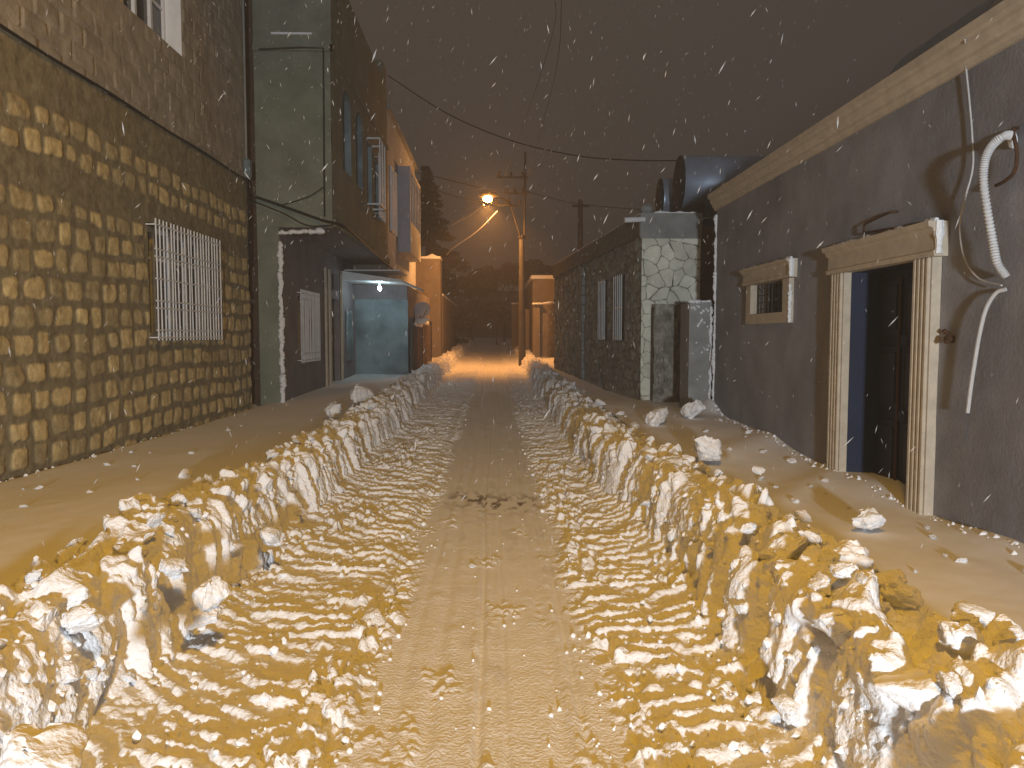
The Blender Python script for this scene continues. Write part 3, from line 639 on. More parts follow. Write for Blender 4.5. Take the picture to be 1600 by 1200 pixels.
# ------------------------------------------------------------------ flagstone house
YF = 14.5; XF0, XF1 = 2.77, 3.88
k_ = empty('flagstone_house', (5, 19, 0), 'low house faced with cream flagstones at its end and rough grey stone along the street', 'house')
def flagd(u, v):
    s, e = facets(u*3.9+.4*fbm(u*2, v*2, 171), v*3.9+.3*fbm(u*2, v*2, 172), 173, .2, 0)
    k = sst(.015, .06, e+.03*fbm(u*9, v*9, 174)); 
    return k*.02+.004*fbm(u*9, v*9, 175, 3), k*(.72+.28*(s*.5+.5))
def cornerd(u, v):
    return flagd(u, v)
relief('flagstone_wall', (0, YF, 0), (1, 0, 0), (0, 0, 1), (0, -1, 0), axis(XF0, XF1, .012), axis(.0, 3.46, .012), cornerd, M['flag'], k_, (), 'stone')
relief('end_fascia', (0, YF-.03, 0), (1, 0, 0), (0, 0, 1), (0, -1, 0), axis(XF0-.03, XF1+.02, .03), axis(3.46, 3.93, .03), pl(9), M['concrete'], k_)
dirw = Vector((-.0767, 1, 0)).normalized(); nw = Vector((-1, -.0767, 0)).normalized(); LF = 10.6
def roughd(u, v):
    s, e = facets(u*3.4+.4*fbm(u*2, v*2, 181), v*5.2, 182, .5, .5)
    return .022*s+.012*fbm(u*9, v*9, 183, 3), np.clip(sst(.04, .2, e)*(.3+.5*_h(np.floor(u*3.4), np.floor(v*5.2), 5)), 0, 1)
fw = [(1.25, 1.95, 1.55, 2.9), (2.85, 3.5, 1.55, 2.9)]
relief('street_wall', (XF0, YF, 0), tuple(dirw), (0, 0, 1), tuple(nw), axis(0, LF, .03, [k for q in fw for k in q[:2]]), axis(0, 3.5, .03, [k for q in fw for k in q[2:]]), roughd, M['rough'], k_, fw, 'stone', flip=True)
def W(u, v, dpt=0): p = Vector((XF0, YF, 0))+dirw*u-nw*dpt; return (p.x, p.y, v)
reveal(fw, lambda u, v, d: W(u, v, d), .25).build('window_reveal', M['concrete'], k_)
for (a, b, z0, z1) in fw:
    MB().add([W(a, z0, .24), W(b, z0, .24), W(b, z1, .24), W(a, z1, .24)], [(0, 1, 2, 3)]).build('pane', M['glass'], k_)
    q = MB()
    for i in range(5): u = a+(b-a)*i/4; q.tube([W(u, z0, -.07), W(u, z1, -.07)], .008, 6)
    for zz in (z0+.05, (z0+z1)/2, z1-.05): q.tube([W(a-.02, zz, -.07), W(b+.02, zz, -.07)], .012, 6)
    q.build('window_grille', M['white'], k_, True)
q = MB()
for zz in np.arange(.3, 3.3, .24):
    a = 5.55+R.uniform(-.02, .02); q.add([W(a, zz, .02), W(a+.42, zz, .02), W(a+.42, zz+.22, .02), W(a, zz+.22, .02), W(a, zz, -.06), W(a+.42, zz, -.06), W(a+.42, zz+.22, -.06), W(a, zz+.22, -.06)], [(0, 1, 2, 3), (4, 5, 6, 7), (0, 1, 5, 4), (1, 2, 6, 5), (2, 3, 7, 6), (3, 0, 4, 7)])
q.build('pilaster', M['flag' if False else 'concrete'], k_)
q = MB().add([W(0, 3.5, .3), W(LF, 3.5, .3), W(LF, 3.93, .3), W(0, 3.93, .3), W(-.02, 3.5, -.05), W(LF, 3.5, -.05), W(LF, 3.9, -.05), W(-.02, 3.9, -.05)], [(0, 1, 2, 3), (4, 5, 6, 7), (0, 1, 5, 4), (1, 2, 6, 5), (2, 3, 7, 6), (3, 0, 4, 7)])
q.build('street_fascia', M['rough'], k_)
q = MB().prism([(XF0+.3, YF+.02, 3.84), (XF1, YF+.02, 3.84), (9, YF+1, 3.84), (9, YF+LF, 3.84), (XF0-.5, YF+LF, 3.84)], (0, 0, .03)); q.build('roof', M['concrete'], k_)
q = MB().add([(XF1, YF-.0, 0), (9, YF, 0), (9, YF, 3.8), (XF1, YF, 3.8)], [(0, 1, 2, 3)]) if False else MB().box((XF1-.0, YF+.03, 0), (XF1+.9, YF+.3, 3.7)); q.build('brown_wall', M['brownwall'], k_)
MB().add([W(LF, 0), W(LF, 3.9), (9, YF+LF, 3.9), (9, YF+LF, 0)], [(0, 1, 2, 3)]).build('end_wall', M['concrete'], k_)
MB().tube([(2.80, YF-.12, 3.80), (2.42, YF-.15, 3.78)], .05, 10).build('drain_spout', M['white'], k_, True)
MB().box((2.76, YF-.02, 3.935), (2.98, YF+.3, 4.10), .05).build('corner_block', M['concrete'], k_)
sn = MB(); pts = [W(u, 3.93, .02) for u in np.arange(0, LF, .2)]; sn.tube(pts, [.03+R.uniform(-.015, .015) for _ in pts], 6)
pts = [(xx, YF-.0, 3.94) for xx in np.arange(3.0, 3.85, .08)]; sn.tube(pts, [.02+R.uniform(-.012, .02) for _ in pts], 6); sn.build('snow_cap', M['softsnow'], k_, True)
# rough masonry pier + smooth pier joining the two houses
p_ = empty('courtyard_wall', (3.1, 12.6, 0), 'waist to head high wall stub, half rough dark stone and half smooth grey concrete, with snowy edges', 'wall')
relief('smooth_face', (0, 12.3, 0), (1, 0, 0), (0, 0, 1), (0, -1, 0), axis(3.13, 3.495, .02), axis(.1, 2.18, .02), pl(11), M['concrete'], p_)
relief('rough_face', (0, 13.95, 0), (1, 0, 0), (0, 0, 1), (0, -1, 0), axis(2.90, 3.56, .014), axis(.1, 2.22, .014), lambda u, v: (.05*fbm(u*7, v*3, 191, 4)+.03*facets(u*9, v*5, 192)[0], np.clip(.3+.5*fbm(u*7, v*5, 193, 3), 0, 1)), M['rough'], p_, (), 'stone')
MB().box((3.135, 12.325, .1), (3.49, 12.9, 2.17)).build('core', M['concrete'], p_)
MB().box((2.95, 14.03, .1), (3.52, 14.45, 2.16)).build('core', M['rough'], p_)
sn = MB(); pts = [(xx, 12.33, 2.19) for xx in np.arange(3.12, 3.52, .04)]; sn.tube(pts, [.03+R.uniform(-.015, .015) for _ in pts], 7)
pts = [(3.475+R.uniform(-.015, .01), 12.275, zz) for zz in np.arange(.5, 2.15, .07)]; sn.tube(pts, [.022+R.uniform(-.014, .018) for _ in pts], 6)
for _ in range(26):
    a, b = R.uniform(3.16, 3.46), R.choice([R.uniform(1.8, 2.12), R.uniform(.5, 2.1)]); sn.tube([(a, 12.30, b), (a+R.uniform(-.02, .02), 12.275, b+R.uniform(-.01, .02))], [R.uniform(.012, .03), .004], 6)
sn.build('snow_crust', M['snow'], p_, True)

# ------------------------------------------------------------------ far right walls
a_ = empty('gate_wall', (2.0, 36, 0), 'low orange lit plaster wall with a snow topped post behind the concrete pole', 'wall')
MB().box((1.05, 46, .3), (1.55, 46.5, 3.5), .03).build('post', M['farwall'], a_)
MB().box((1.5, 40, .3), (1.85, 52, 3.0), .03).build('wall', M['farwall'], a_)
MB().box((1.02, 45.95, 3.5), (1.6, 46.5, 3.6), .04).build('snow_cap', M['softsnow'], a_)
b_ = empty('yard_wall', (2.6, 32, 0), 'brownish yard wall with a pale post beyond the rough stone house', 'wall')
MB().box((1.70, 33.3, .2), (2.0, 33.6, 2.97), .02).build('post', M['farwall'], b_)
MB().box((2.0, 33.45, .2), (5.4, 33.7, 3.0), .02).build('wall', M['farwall'], b_)
MB().box((1.65, 33.2, 2.97), (2.08, 33.6, 3.05), .03).tube([(2.1, 33.5, 3.03), (2.5, 33.5, 3.08), (2.9, 33.5, 3.03)], [.03, .06, .02], 7).build('snow_cap', M['softsnow'], b_)
c_ = empty('flat_roofed_house', (6, 44, 0), 'brown flat roofed house far behind the yard wall', 'house')
MB().box((1.9, 38, .2), (9, 50, 4.4), .05).build('wall', M['farwall'], c_)
MB().box((1.8, 37.9, 4.4), (9.1, 50.1, 4.6), .05).build('roof', M['softsnow'], c_)
d2 = empty('roadside_building', (-6, 62, 0), 'dim low building closing the end of the street behind the trees', 'building')
MB().box((-14, 80, .5), (9, 88, 6.2)).build('wall', M['farwall'], d2)
MB().box((-14.2, 79.8, 6.2), (9.2, 88.2, 6.45), .05).build('roof', M['softsnow'], d2)
for xx in (): MB().box((xx, 79.93, 2.5), (xx+1.2, 79.98, 4.2)).build('window', M['glass'], d2)

# ------------------------------------------------------------------ poles and lamp
YP = 32.
u_ = empty('utility_pole', (1.5, YP, .5), 'tall concrete pole with insulator crossarms beside the glowing orange street lamp', 'utility pole', 'utility poles')
pb = at_y(816, 560, YP); pt = at_y(815, 372, YP)
K = .76
MB().tube([(pb.x, YP, .1), (pt.x, YP, pt.z)], [.16, .105], 12).build('pole', M['pole'], u_, True)
MB().tube([(pt.x, YP, pt.z-.02), (pt.x, YP, pt.z+.1)], [.15, .15], 12).build('pole_collar', M['darkmetal'], u_)
MB().tube([(pt.x+.11, YP, pt.z), (pt.x+.15, YP, pt.z+4.6*K)], .05, 8).build('steel_mast', M['darkmetal'], u_)
for (zz, x0, x1) in ((pt.z+3.2*K, -1.35*K, .35*K), (pt.z+2.35*K, -.95*K, .35*K), (pt.z+1.7*K, -1.5*K, .2*K)):
    ar = MB().box((pt.x+x0, YP-.04, zz), (pt.x+x1, YP+.04, zz+.07)).build('crossarm', M['darkmetal'], u_)
    for q in np.linspace(x0+.1, x1-.22, 3):
        MB().tube([(pt.x+q, YP, zz+.07*1), (pt.x+q, YP, zz+.12), (pt.x+q, YP, zz+.15), (pt.x+q, YP, zz+.21), (pt.x+q, YP, zz+.27)], [.025, .07, .04, .07, .025], 8).build('insulator', M['ceramic'], ar)
MB().tube([(pt.x-.04, YP-.12, pt.z), (pt.x-.42, YP-.22, pt.z+1.55*K), (pt.x-.53, YP-.22, pt.z+2.1*K)], .035, 8).build('brace', M['darkmetal'], u_)
LP = at_y(762, 312, YP-1.2)
s2 = empty('street_lamp', (LP.x, LP.y, LP.z), 'glowing orange street lamp on a thin arm at the end of the lane', 'street lamp')
MB().tube(curve([(pt.x-.47, YP-.25, pt.z+1.7*K), (pt.x-.75, YP-.6, LP.z+.12), (LP.x+.3, LP.y, LP.z+.16)], 6), .04, 8).build('arm', M['darkmetal'], s2, True)
MB().tube([(LP.x+.42, LP.y, LP.z+.16), (LP.x+.2, LP.y, LP.z+.17), (LP.x-.15, LP.y, LP.z+.18), (LP.x-.35, LP.y, LP.z+.12)], [.05, .13, .15, .05], 10).build('lamp_housing', M['darkmetal'], s2, True)
MB().tube([(LP.x, LP.y-.02, LP.z+.10), (LP.x, LP.y-.03, LP.z+.03), (LP.x, LP.y-.04, LP.z-.06), (LP.x, LP.y-.04, LP.z-.10)], [.16, .19, .15, .05], 14).build('lamp_glass', M['lampglow'], s2, True)
u3 = empty('utility_pole', (4.6, 40, 3), 'dark thin pole standing behind the rough stone house roofline', 'utility pole', 'utility poles')
q0 = at_y(907, 390, 38); q1 = at_y(907, 312, 38)
MB().tube([(q0.x, 38, .4), (q1.x, 38, q1.z)], [.16, .12], 8).build('pole', M['darkmetal'], u3, True)
MB().box((q1.x-.4, 37.95, q1.z-.35), (q1.x+.45, 38.05, q1.z-.25)).build('crossarm', M['darkmetal'], u3)
# wires
def wire(pts, r, label, m='cable', name='overhead_wire'):
    tag(MB().tube(pts, r, 6).build(name, M[m], None, True), label, 'wire', 'overhead wires across the street')
wire(curve([at_y(606, 118, 21.5), at_y(700, 178, 21), at_y(800, 220, 20.5), at_y(900, 243, 20), at_y(980, 250, 19), at_y(1060, 251, 18), at_y(1196, 249, 17.5)], 10), .014, 'long black wire sagging from the plaster house roof to the big water tank')
wire(curve([at_y(652, 270, 32), at_y(700, 281, 32), at_y(775, 300, 31.6)], 8), .022, 'upper dark wire running from the clad house corner to the pole')
wire(curve([at_y(655, 285, 32), at_y(705, 305, 32), at_y(783, 322, 31.6)], 8), .018, 'lower dark wire running from the clad house corner to the pole')
wire(curve([at_y(756, 320, 31), at_y(735, 336, 33), at_y(705, 352, 35)], 8), .022, 'upper of two wires lit orange just below the street lamp', 'whitecable')
wire(curve([at_y(777, 330, 31.5), at_y(745, 362, 33), at_y(710, 386, 35), at_y(698, 398, 36)], 8), .022, 'lower of two wires lit orange just below the street lamp', 'whitecable')
wire(curve([at_y(818, 298, 32), at_y(900, 318, 36), at_y(1030, 330, 30)], 8), .016, 'faint wire from the pole top towards the flagstone house roof')
wire(curve([at_y(822, 285, 32), at_y(862, 140, 14), at_y(880, -30, 8)], 8), .004, 'faint wire from the pole top passing overhead, nearer the tank side')
wire(curve([at_y(785, 285, 32), at_y(850, 100, 14), at_y(868, -30, 9)], 8), .004, 'faint wire from the pole top passing overhead, nearer the lamp side')
wire(curve([at_y(382, 302, 15.4), at_y(430, 318, 15.45), at_y(500, 343, 15.4), at_y(540, 356, 15.4), at_x(580, 392, XU+.1), at_x(626, 432, XU+.1)], 10), .028, 'thick black cable bundle along the underside of the jutting upper storey')
wire(curve([at_y(384, 310, 15.4), at_y(440, 332, 15.4), at_y(480, 352, 15.4), at_y(520, 352, 15.4)], 10), .014, 'thinner cable sagging below the thick bundle on the plaster house')
wire([at_y(404, 77, 15.5), at_y(470, 74, 15.5), at_y(505, 75, 15.5), at_y(506, 200, 15.5), at_y(507, 338, 15.5)], .016, 'black cable dropping straight down the green plaster end wall')
wire(curve([at_y(506, 292, 15.48), at_y(480, 308, 15.48), at_y(435, 322, 15.48)], 8), .010, 'slack black cable swinging off the vertical one')

# ------------------------------------------------------------------ trees
def leafmesh(name, cl, parent, m, size, n, seed, elong=1.):
    """small leaf-like faces scattered in clumps: cl = list of (centre, radius vector, weight)"""
    r = np.random.default_rng(seed); w = np.array([q[2] for q in cl], float); w /= w.sum()
    k = r.choice(len(cl), n, p=w); C = np.array([tuple(q[0]) for q in cl])[k]; Rr = np.array([tuple(q[1]) for q in cl])[k]
    d = r.normal(size=(n, 3)); d /= np.linalg.norm(d, axis=1)[:, None]; P = C+d*Rr*(r.random((n, 1))**.45)
    a = r.normal(size=(n, 3)); a /= np.linalg.norm(a, axis=1)[:, None]; b = np.cross(a, r.normal(size=(n, 3))); b /= np.linalg.norm(b, axis=1)[:, None]
    s = size*(.5+r.random((n, 1)))
    V = np.stack([P-a*s*elong, P+b*s*.5, P+a*s*elong, P-b*s*.5], 1).reshape(-1, 3)
    me = bpy.data.meshes.new(name); me.vertices.add(4*n); me.vertices.foreach_set('co', V.astype(np.float32).ravel())
    me.loops.add(4*n); me.loops.foreach_set('vertex_index', np.arange(4*n, dtype=np.int32)); me.polygons.add(n); me.polygons.foreach_set('loop_start', np.arange(0, 4*n, 4, dtype=np.int32)); me.update(calc_edges=True)
    return link(name, me, m, parent)
def conifer(x, y, z0, H, W0, label):
    t = empty('conifer_tree', (x, y, z0), label, 'tree', 'trees beyond the houses')
    cl = []; rr = random.Random(int(x*10)+3); bm = MB().tube([(x, y, z0), (x+.1, y, z0+H*.5), (x, y, z0+H)], [.28, .16, .02], 8)
    for i in range(90):
        f = rr.random()**.8; zz = z0+H*(.12+.87*f); rad = W0*(1-f)**.75*(.6+.6*rr.random()); an = rr.random()*6.28
        tip = Vector((x+rad*math.cos(an), y+rad*math.sin(an), zz-.25*rad))
        bm.tube([(x, y, zz), tip], [.04, .01], 4)
        for q in (.4, .7, 1.):
            p = Vector((x, y, zz)).lerp(tip, q); cl.append((p, (.28+.2*rad*.3, .28+.2*rad*.3, .16), .5+q))
    bm.build('trunk', M['bark'], t); leafmesh('crown', cl, t, M['needles'], .10, 16000, int(abs(x)*7)+1, 1.4)
def bare(x, y, z0, H, Wd, label, m='twigs', leaves=9000, seed=1, name='bare_tree'):
    t = empty(name, (x, y, z0), label, 'tree', 'trees beyond the houses'); rr = random.Random(seed); bm = MB(); tips = []
    def grow(p, d, L, r, dep):
        e = p+d*L; mid = p.lerp(e, .5)+Vector((rr.uniform(-1, 1), rr.uniform(-1, 1), 0))*L*.06
        bm.tube([p, mid, e], [r, r*.8, r*.62], 5)
        if dep == 0: tips.append(e); return
        for _ in range(3 if dep > 1 else 4):
            nd = (d+Vector((rr.uniform(-1, 1)*Wd, rr.uniform(-1, 1)*Wd, rr.uniform(-.1, .6)))).normalized(); grow(e, nd, L*rr.uniform(.55, .8), r*.6, dep-1)
    grow(Vector((x, y, z0)), Vector((0, 0, 1)), H*.32, H*.022, 4)
    bm.build('trunk', M['bark'], t); cl = [(p, (H*.09, H*.09, H*.07), 1) for p in tips]
    leafmesh('crown', cl, t, M[m], .11, leaves, seed, 1.3)
conifer(-4.0, 46, .5, 11.0, 2.4, 'tall ragged dark conifer rising behind the pale clad house')
conifer(-6.2, 50, .5, 9.5, 2.2, 'lower dark conifer further behind the clad house')
bare(-1.9, 66, .9, 7.0, .8, 'bushy dark tree closing the lane just right of the sandy courtyard wall', seed=4)
bare(.9, 70, .9, 8.2, .8, 'broad dark tree in the middle of the lane end', seed=5, leaves=12000)
bare(3.6, 64, .9, 7.4, .8, 'dark tree behind the orange lit gate wall', seed=6)
bare(-4.6, 72, .9, 8.6, .8, 'dark tree between the conifers and the lane end', seed=8, leaves=12000)
bare(6.5, 62, .9, 6.0, .8, 'dark tree low over the flat roofed house', seed=9)
bare(-1.9, 57, .9, 2.7, 1.0, 'low olive green bush at the lane end, catching lamp light', 'olive', 9000, 7, 'olive_bush')
bare(.2, 59, .9, 3.4, 1.0, 'rounded olive brown bush beside the low olive green one', 'olive', 9000, 12, 'olive_bush')

# ------------------------------------------------------------------ snow lumps
import bmesh
def lump(seed, subdiv=3, rough=.13):
    r = random.Random(seed); bm = bmesh.new()
    for _ in range(22):
        d = Vector((r.gauss(0, 1), r.gauss(0, 1), r.gauss(0, 1))).normalized()*r.uniform(.75, 1.1); d.z *= .8; bm.verts.new(d)
    bmesh.ops.convex_hull(bm, input=bm.verts)
    for v in [v for v in bm.verts if not v.link_faces]: bm.verts.remove(v)
    for k in range(subdiv):
        bmesh.ops.triangulate(bm, faces=bm.faces[:]); bmesh.ops.subdivide_edges(bm, edges=bm.edges[:], cuts=1, use_grid_fill=True, smooth=.12 if k == 0 else 0)
    bmesh.ops.recalc_face_normals(bm, faces=bm.faces[:]); bm.verts.ensure_lookup_table()
    P = np.array([v.co[:] for v in bm.verts])
    P0 = P.copy()
    n = fbm(P[:, 0]*1.7+seed, P[:, 1]*1.7+P[:, 2]*2.3, seed, 4)+.6*facets(P[:, 0]*2.1+seed+P[:, 2], P[:, 1]*2.1-P[:, 2]*1.3, seed, .8, .4)[0]*.5
    n = n+.22*fbm(P0[:, 0]*7+seed, P0[:, 1]*7+P0[:, 2]*6, seed+9, 3)
    for v, q in zip(bm.verts, n): v.co *= 1+rough*2.0*q
    me = bpy.data.meshes.new('snow_chunk'); bm.to_mesh(me); bm.free(); me.materials.append(M['chunk'])
    me.polygons.foreach_set('use_smooth', [True]*len(me.polygons))
    try: me.set_sharp_from_angle(angle=math.radians(38))
    except Exception: pass
    return me
PROTO = [lump(s) for s in range(1, 15)]
GROUP = 'broken lumps of ploughed snow'
def chunk(p, size, label, squash=.8, sd=None, rot=None):
    o = bpy.data.objects.new('snow_chunk', PROTO[(sd if sd is not None else R.randrange(14)) % 14]); COL.objects.link(o)
    o.location = p; s = size/2
    o.scale = (s*R.uniform(.85, 1.2), s*R.uniform(.7, 1.05), s*squash*R.uniform(.85, 1.1))
    o.rotation_euler = rot or (R.uniform(-.5, .5), R.uniform(-.5, .5), R.uniform(0, 6.28))
    return tag(o, label, 'snow lump', GROUP)
def zat(px, py, z, up=0): p = at_z(px, py, z); p.z += up; return p
big = [
 (1355, 812, .30, .25, 'jagged white snow lump alone on the drift in front of the dark door'),
 (1107, 700, .45, .42, 'big bright snow block behind the bank, below the wall stub'),
 (1026, 652, .50, .40, 'upright snow slab leaning on the drift near the flagstone corner'),
 (1082, 640, .55, .36, 'wide snow slab lying below the smooth concrete wall stub'),
 (1326, 878, .50, .34, 'large angular slab tipped up on the bank crest facing the dark door'),
 (1228, 858, .50, .26, 'broad white slab on the bank crest, first behind the tipped up slab'),
 (1218, 888, .44, .22, 'white block just below the broad slab on the bank'),
 (1416, 932, .46, .20, 'rounded white lump on the bank crest nearer than the tipped up slab'),
 (1390, 905, .46, .15, 'small block between the tipped up slab and the rounded lump'),
 (1252, 805, .44, .14, 'small lump perched on the bank outside edge below the door frame'),
 (1436, 1085, .42, .30, 'large pale slab low on the near end of the bank by the mauve house'),
 (1520, 960, .42, .18, 'white lump on the outer edge of the near bank by the mauve house'),
 (1575, 1050, .45, .26, 'bright lump at the nearest crest of the bank by the mauve house'),
 (1186, 735, .45, .13, 'small white lump on the drift right behind the big bright block'),
 (222, 796, .52, .30, 'snow boulder crowning the bank opposite the window grille'),
 (240, 826, .46, .22, 'lump tucked below the snow boulder on the crest'),
 (424, 838, .25, .26, 'bright block stuck halfway up the bank face'),
 (330, 928, .30, .24, 'square white block stuck in the near bank face'),
 (318, 962, .20, .20, 'block just below the square white one in the near bank face'),
 (584, 968, .03, .17, 'pointed white lump on the inner edge of the ridged wheel track'),
 (290, 742, .34, .17, 'small lump lying on smooth snow outside the bank'),
 (140, 770, .34, .08, 'tiny lump on the smooth snow at the foot of the mortared stone wall'),
 (55, 975, .45, .26, 'pale snow block on the near bank crest beside the stone house'),
 (130, 965, .45, .22, 'tilted slab on the near bank crest beside the stone house'),
 (60, 1185, .40, .30, 'bluish white lump at the very bottom of the near bank'),
 (270, 885, .45, .16, 'small white block on the near crest behind the tilted slab'),
 (738, 886, .0, .06, 'little snow ball lying in the middle of the smooth lane'),
 (566, 618, .50, .62, 'largest heap of snow on the far bank in front of the grey porch'),
 (592, 628, .46, .34, 'block leaning on the largest heap of snow'),
 (520, 640, .44, .40, 'snow lump on the near side of the largest heap'),
 (545, 650, .40, .30, 'low block filling the foot of the largest heap'),
 (660, 548, .55, .45, 'snow lump glowing orange under the far sheet fence'),
 (695, 545, .65, .70, 'high snow mound glowing orange below the tall pillar'),
]
for i, (px, py, z, s, lab) in enumerate(big): chunk(zat(px, py, z), s, lab, .85, i)
def scatter(side, n, t0, t1, y0, y1, smin, smax, label, sink=.2):
    P, T, ys = BANK[side]
    for _ in range(n):
        y = y0*(y1/y0)**R.random(); j = int(np.searchsorted(ys, y)); i = int(np.searchsorted(T, R.uniform(t0, t1)))
        j = min(j, len(ys)-1); i = min(i, len(T)-1); s = R.uniform(smin, smax)*R.uniform(.6, 1); q = Vector(P[j, i]); q.z += s*sink
        chunk(q, s, label)
scatter(-1, 60, .34, .80, 2.6, 15, .08, .20, 'small broken snow lump on top of the bank beside the stone house')
scatter(-1, 20, .05, .30, 3, 10, .06, .15, 'small snow lump on the road face of the bank beside the stone house')
scatter(1, 75, .34, .86, 2.3, 15, .08, .22, 'small broken snow lump on top of the bank beside the mauve house')
scatter(1, 16, .03, .30, 3, 9, .06, .14, 'small snow lump on the road face of the bank beside the mauve house')
for _ in range(26):
    y = R.uniform(4, 11); x = R.uniform(2.3, 3.3); s = R.uniform(.03, .11); chunk((x, y, float(zside_r(np.array(x), np.array(y)))+s*.1), s, 'small snow lump lying on the smooth drift before the mauve house', .7)
for _ in range(12):
    y = R.uniform(5.5, 12); x = R.uniform(-4.3, -2.8); s = R.uniform(.03, .08); chunk((x, y, float(zside_l(np.array(x), np.array(y)))+s*.1), s, 'small snow lump lying on the smooth snow before the stone house', .7)
# crumbs nobody could count
def crumbs():
    r = np.random.default_rng(9); vs, fs = [], []; base = []
    bm = bmesh.new(); bmesh.ops.create_icosphere(bm, subdivisions=1, radius=1); bv = np.array([v.co[:] for v in bm.verts]); bf = np.array([[v.index for v in f.verts] for f in bm.faces]); bm.free()
    V, Fa = [], []; n = 0
    def put(x, y, z, s):
        nonlocal n
        q = bv*(1+.5*(r.random((len(bv), 1))-.5))*s*(.7+.6*r.random(3)); V.append(q+np.array([x, y, z])); Fa.append(bf+n); n += len(bv)
    for side, cnt in ((-1, 1100), (1, 1200)):
        P, T, ys = BANK[side]
        for _ in range(cnt):
            y = 1.8*(16/1.8)**r.random(); j = min(int(np.searchsorted(ys, y)), len(ys)-1); i = int(r.uniform(.02, .95)*149); s = .005+.022*r.random()**3
            p = P[j, i]; put(p[0], p[1], p[2]+s*.3, s)
    for _ in range(2600):
        y = 1.8*(20/1.8)**r.random(); u = r.random()
        x = r.uniform(-1.65, -.5) if u < .42 else (r.uniform(.4, 1.25) if u < .90 else r.uniform(-.5, .4)); s = .004+.02*r.random()**5
        if u >= .9: s *= .5
        j = min(int(np.searchsorted(YS, y)), len(YS)-1); i = min(int(np.searchsorted(xs, x)), len(xs)-1); put(x, y, float(z_road[j, i])+s*.4, s)
    for _ in range(260):
        y = r.uniform(4.5, 12); x = 3.47-abs(r.normal())*.05 if r.random() < .6 else -4.66+abs(r.normal())*.05
        put(x, y, float((zside_r if x > 0 else zside_l)(np.array(x), np.array(y))), .006+.02*r.random()**2)
    me = bpy.data.meshes.new('snow_rubble'); me.from_pydata(np.concatenate(V).tolist(), [], np.concatenate(Fa).tolist())
    return link('snow_rubble', me, M['chunk'])
tag(crumbs(), 'loose crumbs of snow over the ridged wheel tracks and banks', 'snow', kind='stuff')

# falling snow: small clustered flakes, everywhere in the air
def flakes():
    r = np.random.default_rng(3); n = 9500
    P = np.stack([r.uniform(-4.4, 3.3, n), 1.9+20*r.random(n)**.9, r.uniform(.5, 8.5, n)], 1)
    keep = np.linalg.norm(P-np.array([0, 0, 1.65]), axis=1) > 3.0; P = P[keep]; n = len(P)
    ax = np.stack([r.normal(-.25, .45, n)+P[:, 0]*.05, r.normal(.2, .3, n), -np.ones(n)], 1); ax /= np.linalg.norm(ax, axis=1)[:, None]
    b = np.cross(ax, r.normal(size=(n, 3))); b /= np.linalg.norm(b, axis=1)[:, None]; c = np.cross(ax, b)
    L = (.010+.022*r.random((n, 1))**2); w = L*(.07+.09*r.random((n, 1)))
    V = np.stack([P-ax*L, P+b*w, P+c*w, P-b*w, P-c*w*.9, P+ax*L], 1).reshape(-1, 3)
    f = np.array([(0, 2, 1), (0, 3, 2), (0, 4, 3), (0, 1, 4), (5, 1, 2), (5, 2, 3), (5, 3, 4), (5, 4, 1)])
    Fa = (f[None]+6*np.arange(n)[:, None, None]).reshape(-1, 3)
    me = bpy.data.meshes.new('falling_snow'); me.from_pydata(V.tolist(), [], Fa.tolist())
    return link('falling_snow', me, M['flake'])
M['flake'] = mat('falling flakes', (.85, .87, .9), .6, .02, 5); _n = M['flake'].node_tree
_t = _n.nodes.new('ShaderNodeBsdfTransparent'); _m = _n.nodes.new('ShaderNodeMixShader'); _m.inputs[0].default_value = .27
_n.links.new(_t.outputs[0], _m.inputs[1]); _n.links.new(_n.nodes['Principled BSDF'].outputs[0], _m.inputs[2]); _n.links.new(_m.outputs[0], _n.nodes['Material Output'].inputs['Surface'])
tag(flakes(), 'snowflakes falling through the night air', 'snow', kind='stuff')

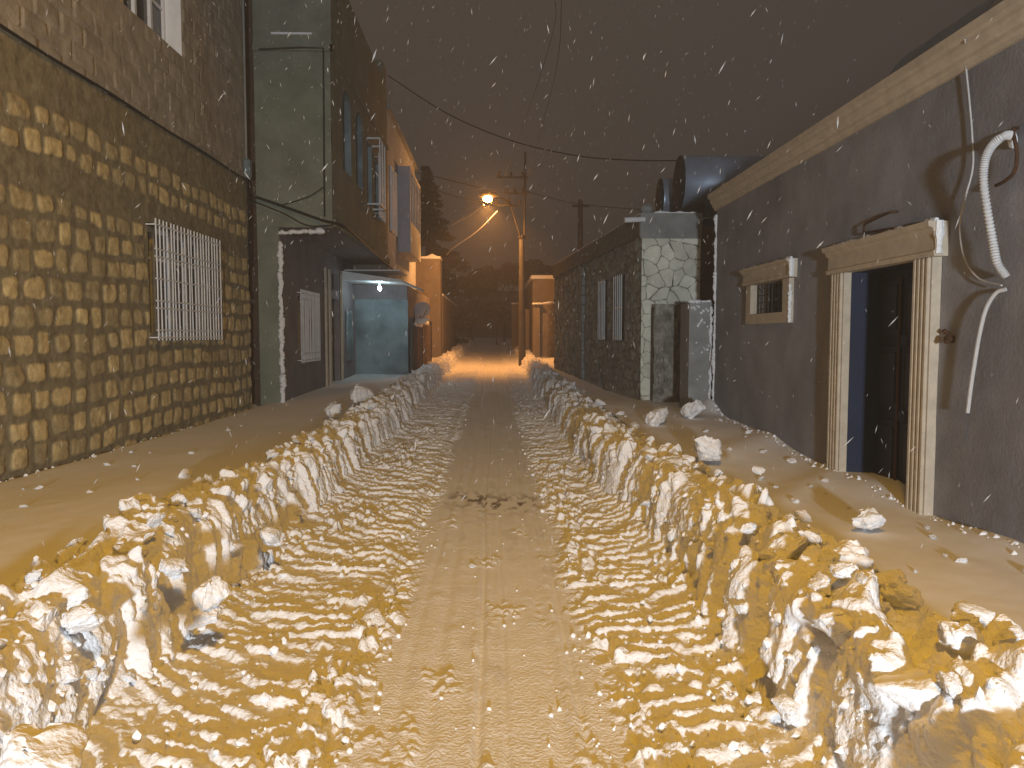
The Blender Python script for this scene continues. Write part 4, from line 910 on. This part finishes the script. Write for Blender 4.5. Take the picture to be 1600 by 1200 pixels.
# ------------------------------------------------------------------ haze
hz = MB().box((-120, -45, -1.3), (120, 200, 20)); ho = hz.build('haze', M['snow']); ho.data.materials.clear()
hm = bpy.data.materials.new('haze'); hm.use_nodes = True; nt = hm.node_tree
for n in list(nt.nodes):
    if n.type == 'BSDF_PRINCIPLED': nt.nodes.remove(n)
pv = nt.nodes.new('ShaderNodeVolumePrincipled'); pv.inputs['Density'].default_value = .0085; pv.inputs['Color'].default_value = (.92, .92, .92, 1); pv.inputs['Anisotropy'].default_value = .3
nt.links.new(pv.outputs[0], nt.nodes['Material Output'].inputs['Volume']); ho.data.materials.append(hm)
tag(ho, 'thin snowy haze filling the street', 'haze', kind='stuff')

# ------------------------------------------------------------------ light
wd = bpy.data.worlds.new('World'); S.world = wd; wd.use_nodes = True; nt = wd.node_tree; bg = nt.nodes['Background']
bg.inputs['Color'].default_value = (1, .80, .67, 1); bg.inputs['Strength'].default_value = .06
def point(name, loc, col, P, r=.1, spot=None, aim=None, blend=.5):
    l = bpy.data.lights.new(name, 'SPOT' if spot else 'POINT'); l.energy = P; l.color = col; l.shadow_soft_size = r
    if spot: l.spot_size = math.radians(spot); l.spot_blend = blend
    o = bpy.data.objects.new(name, l); o.location = loc; COL.objects.link(o)
    if aim is not None: o.rotation_euler = (Vector(aim)-Vector(loc)).to_track_quat('-Z', 'Y').to_euler()
    return o
point('vehicle_work_light', (.45, -8.5, 1.55), (.84, .92, 1), 6900, .24, 46, (.2, 10, 2.4), .35)
point('sodium_street_lamp', (.7, .8, 7.6), (1, .49, .003), 1220, .35, 120, (-5.2, 4.6, 0), .4)
point('sodium_lane_lamp', (LP.x, LP.y-.05, LP.z-.22), (1, .40, .10), 1800, .12, 146, (LP.x, LP.y+2.5, 0), .5)
point('sodium_lane_glow', (LP.x, LP.y-.25, LP.z-.05), (1, .40, .10), 420, .14)
point('canopy_lamp', (-3.33, 22.25, 2.98), (.55, .88, 1), 8, .06)

S.view_settings.view_transform = 'Standard'; S.view_settings.look = 'None'; S.view_settings.exposure = 0; S.view_settings.gamma = 1
S.render.engine = 'CYCLES'
cy = S.cycles; cy.use_denoising = True; cy.max_bounces = 5; cy.diffuse_bounces = 3; cy.glossy_bounces = 2; cy.volume_bounces = 0; cy.transparent_max_bounces = 4
cy.sample_clamp_indirect = 4; cy.caustics_reflective = False; cy.caustics_refractive = False
